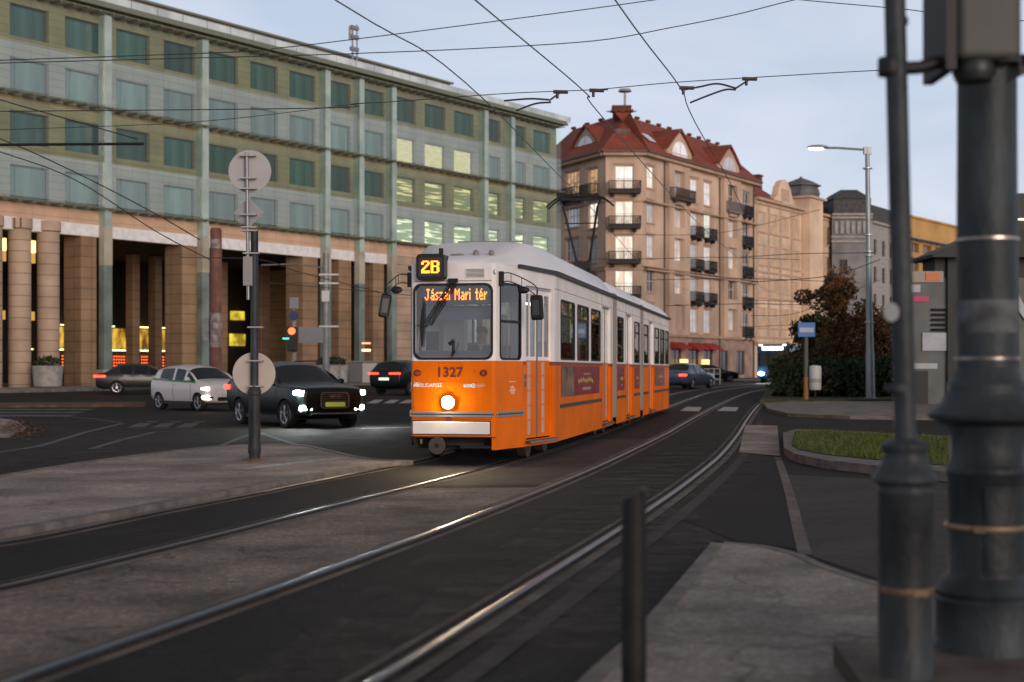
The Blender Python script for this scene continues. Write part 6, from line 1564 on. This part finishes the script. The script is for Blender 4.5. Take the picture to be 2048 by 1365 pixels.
KG = mat('kiosk grey', (.10, .108, .104), .6, noise=.25, nscale=.8); KD = mat('kiosk dark', (.018, .02, .02), .6); KP = mat('kiosk panel', (.33, .35, .38), .5, noise=.1)
y = 50.0; ky = gz(y) + .1
kk = thing('kiosk', 'grey panelled station kiosk with a dark pitched roof and small signs behind the two masts', 'kiosk', (PX(1820, y), y, ky))
def kx(u): return PX(u, y) - PX(1820, y)
def kz(v): return PZ(v, y) - ky
a = MB(); a.box(0, kx(2260), 0, 1.6, 0, kz(556)); a.build('wall', KG, kk)
a = MB(); a.rings([[(kx(1852), yy, kz(518)), (kx(1852), yy, kz(512)), (kx(1960), yy, kz(466)), (kx(2300), yy, kz(466)), (kx(2300), yy, kz(518))] for yy in (-.8, 2.0)]); a.build('roof', KD, kk)
a = MB(); a.box(kx(1870), kx(2260), .01, 1.5, kz(556) + .002, kz(517)); a.build('clerestory', KD, kk)
a = MB(); a.box(kx(1893), kx(1925), -.14, 0, 0, kz(505)); a.box(kx(2026), kx(2034), -.14, 0, 0, kz(505)); a.build('pillar', KD, kk)
a = MB(); a.box(kx(1822), kx(1886), -.06, -.001, kz(565), kz(543)); a.m(1).box(kx(1850), kx(1877), -.09, -.06, kz(562), kz(546)); a.build('orange_sign', [mat('sign pale frame', (.28, .24, .20), .5), mat('sign orange', (.55, .14, .03), .5)], kk)
a = MB(); a.box(kx(1820), kx(1840), -.05, -.001, kz(585), kz(570)); a.build('small_sign', KP, kk)
a = MB(); a.box(kx(1824), kx(1857), -.05, -.001, kz(604), kz(593)); a.build('pink_sign', mat('sign pink', (.42, .03, .10), .5), kk)
a = MB(); a.box(kx(1844), kx(1899), -.06, -.001, kz(702), kz(666)); a.build('notice_board', KP, kk)
a = MB(); a.box(kx(1826), kx(1874), -.05, -.001, kz(738), kz(727)); a.build('ledge_panel', KP, kk)
a = MB(); a.box(kx(1824), kx(1856), -.02, -.001, kz(808), kz(742)); a.build('dark_opening', KD, kk)
a = MB()
for q in range(5): a.cbox(((kx(1862) + kx(1893)) / 2, -.06, kz(620 + q * 10)), (kx(1893) - kx(1862), .12, .04), 0, 0, R(25))
a.build('louvre', KD, kk)
a = MB(); a.rings([[(kx(2018), -.1, kz(600)), (kx(2030), -.1, kz(580)), (kx(2062), -.1, kz(640)), (kx(2048), -.1, kz(640))], [(kx(2018), -.05, kz(600)), (kx(2030), -.05, kz(580)), (kx(2062), -.05, kz(640)), (kx(2048), -.05, kz(640))]]); a.build('pale_panel', KP, kk)
y = 82.0; db = thing('office_building', 'dark building with pale lit ledge lines at the far right edge', 'building', (PX(2034, y), y, gz(y)))
a = MB(); a.box(0, 12, 0, 10, 0, PZ(400, y)); a.build('wall', mat('dark cladding', (.03, .032, .03), .6), db)
a = MB()
for v in (451, 497, 523): a.box(0.02, 12, -.08, -.001, PZ(v, y) - .08, PZ(v, y))
a.build('lit_ledge', mat('lit ledge', (1, 1, .8), emit=(1, .92, .7), es=1.6), db)
a = MB()
for q in range(4): a.box(.5 + q * 2.8, 2.4 + q * 2.8, -.03, -.001, 4.2, 6.2)
a.build('window', P_DRK, db)

# planting
BARK = mat('bark', (.06, .045, .035), .9, noise=.3, nscale=8)
LF = [mat('russet leaves', (.12, .055, .022), .75, noise=.35, nscale=1.5), mat('brown green leaves', (.07, .055, .02), .75, noise=.35, nscale=1.5), mat('green leaves', (.025, .040, .012), .75, noise=.35, nscale=1.5), mat('orange leaves', (.20, .09, .02), .75, noise=.3, nscale=1.5)]
def leaves(a, c, r, n, s, sq=(1, 1, 1), mi=0):
    a.m(mi)
    leafball(a, c, r, n, s, sq)
def tree(label, u, y, top, spread, cols, seed, low=1.0):
    rr = random.Random(seed); T = thing('tree', label, 'tree', (PX(u, y), y, gz(y) + .12), 0, 'autumn trees behind the bus stop')
    a = MB(); a.tube([(0, 0, 0), (.05, 0, .8), (-.04, .05, 1.7), (.05, 0, top * .8)], .13, 10, .04); tips = []
    for k in range(11):
        z = low + (top * .8 - low) * (k + 1) / 12; an = rr.uniform(0, 6.28); ln = spread * rr.uniform(.5, .95) * (1.15 - .5 * z / top)
        e = (math.cos(an) * ln, math.sin(an) * ln, z + ln * .6); a.tube([(0, 0, z), (e[0] * .5, e[1] * .5, z + ln * .22), e], .05, 6, .012); tips.append(e)
    a.build('trunk', BARK, T, smooth=60)
    a = MB(); tips.append((0, 0, top * .86))
    for e in tips:
        for q in range(3):
            c = (e[0] + rr.gauss(0, .28), e[1] + rr.gauss(0, .28), min(e[2] + rr.gauss(0, .3), top - .4)); leaves(a, c, rr.uniform(.35, .7), 230, .075, (1, 1, .8), rr.choice(cols))
    for q in range(7): leaves(a, (rr.gauss(0, spread * .4), rr.gauss(0, spread * .4), rr.uniform(low, top * .6)), .8, 260, .08, (1, 1, .9), rr.choice(cols))
    a.build('crown', LF, T)
tree('taller russet autumn tree just left of the street lamp', 1690, 62, 5.5, 1.7, (0, 0, 1, 3), 3)
tree('lower green brown tree behind the blue bus stop sign', 1640, 65, 3.6, 1.1, (1, 1, 2, 2), 5)
tree('small dark brown tree beyond the kiosk end, right of the street lamp', 1768, 64, 3.6, 1.2, (0, 1, 1), 9)
a = MB()
for k in range(95):
    u = rnd.uniform(1572, 1800); y = rnd.uniform(57.5, 63); zt = rnd.uniform(.4, 1.4) if u > 1590 else rnd.uniform(.3, .9)
    leaves(a, (PX(u, y), y, gz(y) + zt), rnd.uniform(.5, .9), 150, .085, (1, 1, .8), 2 if rnd.random() < .85 else 1)
a.m(1)
tag(a.build('hedge', LF), 'loose dark green hedge behind the bus stop below the autumn trees', 'hedge')
a = MB()
for k in range(60):
    y = rnd.uniform(70, 96); u = rnd.uniform(1560, 1600); leaves(a, (PX(u, y), y, gz(y) + rnd.uniform(.3, 1.6)), .8, 90, .12, (1, 1, .8), 2 if rnd.random() < .7 else 1)
tag(a.build('shrubbery', LF), 'dark shrubbery lining the far bend of the tracks', 'shrubs')
a = MB()
for k in range(1500):
    u = rnd.uniform(1545, 1800); v_ = rnd.uniform(796, 801); x, y = G(u, v_); s_ = .06; a.m(3 if rnd.random() < .5 else 2); zz = gz(y) + .17 + rnd.uniform(0, .1)
    a.face([(x - s_, y, zz), (x, y - s_, zz + .03), (x + s_, y, zz), (x, y + s_, zz - .02)])
tag(a.build('leaf_litter', LF), 'strip of yellow green grass and leaf litter below the hedge', 'leaf litter')['kind'] = 'stuff'
# low things by the shops, far end of the street
RAILM = mat('railing metal', (.22, .21, .19), .5, metal=.3)
y = 98.0; rg = thing('railing', 'low pale metal railing beyond the tail of the tram', 'railing', (PX(1345, y), y, gz(y)))
a = MB(); rw = PX(1440, y) - PX(1345, y)
for z in (.35, .7, 1.05): a.box(0, rw, -.03, .03, z, z + .06)
for q in range(9): a.box(rw * q / 8 - .04, rw * q / 8 + .04, -.04, .04, 0, 1.1)
a.build('bars', RAILM, rg)

# overhead wires
WIRE = mat('wire', (.03, .03, .035), .6); WIREP = mat('pale contact wire', (.10, .10, .11), .5)
def wire(name, label, pts, r=.010, m=WIRE, cat='wire', group=None, sm=6):
    P = spline(pts, sm) if len(pts) > 2 else [Vector(p) for p in pts]
    a = MB(); a.tube(P, r, 6); o = a.build(name, m); tag(o, label, cat, group); return o
def cw(u, v, z=5.6): y_ = FPX * (z - CAM_H) / (HORIZON - v); return (PX(u, y_), y_, z)
wire('contact_wire', 'contact wire above the left track, touched by the pantograph', [(-5.4, 4, 5.6), cw(670, 0), cw(930, 165), tw(0, 13.2, 5.63), (8.2, 72, 5.7), (18.3, 98, 5.9), (38, 130, 6)], .009, WIREP)
wire('contact_wire', 'contact wire running diagonally between those of the two tracks', [(-3.8, 4, 5.6), cw(950, 0), cw(1170, 185), cw(1205, 235), (5.2, 40, 5.6), (8.2, 52, 5.6)], .009, WIREP)
wire('contact_wire', 'contact wire above the empty right track', [(-1.8, 4, 5.6), cw(1230, 0), cw(1360, 175), cw(1390, 245), (6.2, 38, 5.6), (10.7, 63, 5.7), (17.4, 86, 5.8), (42, 129, 6)], .009, WIREP)
def sw(l, y): return [tuple(PW(u, v, y)) for u, v in l]
wire('span_wire', 'upper span wire rising to the top edge right of the roof antenna', sw([(-900, 150), (380, 108), (560, 96), (700, 80), (960, 47), (1310, 0), (1700, -60), (3200, -250)], 19.5), .0065)
wire('span_wire', 'second span wire passing just under the upper one and bending upwards', sw([(-900, 150), (560, 112), (720, 107), (940, 98), (1190, 82), (1340, 56), (1470, 30), (1590, 0), (1700, -20), (3200, -200)], 20.5), .007)
wire('span_wire', 'short span wire between the top edge and the slender foreground post', sw([(1560, -8), (1600, 0), (1800, 18), (1900, 30), (2100, 45), (3200, 100)], 20.5), .0065)
wire('span_wire', 'lowest span wire with insulators crossing above the red roof', sw([(-900, 230), (560, 218), (706, 208), (783, 204), (1004, 188), (1114, 183), (1198, 179), (1340, 166), (1480, 157), (1780, 140), (2060, 130), (3200, 90)], 21.3), .0075)
wire('span_wire', 'faint wire crossing in front of the left windows', sw([(-60, 262), (380, 245), (700, 210), (720, 208)], 30), .0075)
INS = mat('insulator', (.05, .04, .04), .5)
def pulloff(name, label, pts, y, clamp):
    t_ = thing(name, label, 'pull-off arm', tuple(PW(clamp[0][0], clamp[0][1], y)), 0, 'pull-off arms on the lowest span wire'); o0 = PW(clamp[0][0], clamp[0][1], y)
    for l in pts:
        a = MB(); a.tube(spline([PW(u, v, y) - o0 for u, v in l], 5), .014, 6); a.build('arm', WIRE, t_)
    a = MB()
    for u, v in clamp: c = PW(u, v, y) - o0; a.cyl(c + Vector((-.10, 0, 0)), c + Vector((.12, 0, -.005)), .028, 8); a.cyl(c + Vector((-.04, 0, 0)), c + Vector((-.04, 0, -.1)), .022, 8)
    a.build('insulator', INS, t_, smooth=60)
pulloff('pull_off', 'pull-off arm left of the red roof, held by the leftmost insulator', [[(1008, 202), (1060, 198), (1098, 200)], [(1032, 222), (1070, 208), (1102, 205)], [(1098, 202), (1120, 186)]], 21.3, [(1120, 184)])
pulloff('pull_off', 'insulator on the lowest span wire directly above the left dormer', [[(1188, 181), (1216, 179)]], 21.3, [(1192, 181)])
pulloff('pull_off', 'pull-off arm right of the red roof peak, held by the rightmost insulator', [[(1368, 180), (1400, 174), (1435, 168), (1472, 177)], [(1380, 206), (1415, 192), (1450, 180), (1472, 180)], [(1470, 178), (1498, 160)]], 21.3, [(1372, 176), (1498, 158)])
far = [([(1180, 519), (1300, 518), (1440, 515), (1600, 520)], 62), ([(1240, 470), (1440, 466), (1640, 420)], 75), ([(1300, 560), (1500, 558), (1720, 566)], 60), ([(1500, 565), (1660, 552), (1760, 520)], 48), ([(1500, 632), (1600, 625), (1760, 560)], 70), ([(1330, 612), (1500, 608), (1660, 612)], 58),
       ([(1480, 515), (1600, 508), (1750, 506)], 56), ([(1490, 600), (1620, 605), (1740, 612)], 66), ([(1480, 655), (1600, 650), (1700, 650)], 72)]
FARL = ['long level wire crossing the peach house at its third balconies above the tram', 'thin wire rising to the right across the upper floors of the tan house', 'thin wire across the lower peach house sagging towards the lamp post',
        'thin wire climbing to the right across the grey house front', 'lowest thin wire climbing steeply behind the russet tree', 'thin wire from the tail of the tram roof to the middle of the tan house',
        'thin wire across the middle of the tan and grey houses, almost level', 'thin wire dipping slightly towards the right above the blue stop sign', 'short thin wire just above the bus stop, lowest over the tan house']
for k, (l, y) in enumerate(far): wire('span_wire', FARL[k], sw(l, y), .014, group='far span wires before the houses')
# bracket arm reaching in at the left edge with its stay wires
ba = thing('bracket_arm', 'dark horizontal bracket arm reaching in from the left edge above the road', 'bracket', tuple(PW(0, 289, 24)))
o0 = PW(0, 289, 24)
a = MB(); a.tube([PW(-500, 294, 24) - o0, PW(0, 290, 24) - o0, PW(288, 288, 24) - o0], .024, 8); a.build('tube', BLK, ba)
wire('stay_wire', 'stay wire sloping down to the end of the bracket arm at the left', sw([(-200, 140), (0, 200), (140, 240), (275, 279)], 24), .010)
wire('stay_wire', 'upper of two long wires falling steeply across the left facade', sw([(-200, 210), (0, 278), (150, 345), (300, 422), (400, 480)], 26), .011)
wire('stay_wire', 'lower of two long wires falling steeply across the left facade', sw([(-200, 240), (0, 304), (150, 360), (310, 462), (420, 520)], 26), .010)
wire('span_wire', 'slack wire in front of the arcade left of the waiting SUV', sw([(360, 515), (520, 520), (600, 545), (760, 585)], 45), .013)
wire('span_wire', 'taut wire in front of the arcade columns beside the tram', sw([(540, 566), (700, 580), (830, 592)], 45), .011)
# catenary mast off the left edge that carries the arm (outside the frame)
ml = thing('catenary_mast', 'grey mast just outside the left edge that carries the bracket arm', 'mast', (PW(-500, 289, 24).x, 24, 0))
a = MB(); a.lathe([(.2, 0), (.2, .8), (.14, .9), (.12, 7.5)], n=20); a.build('shaft', IRONG, ml, smooth=40)
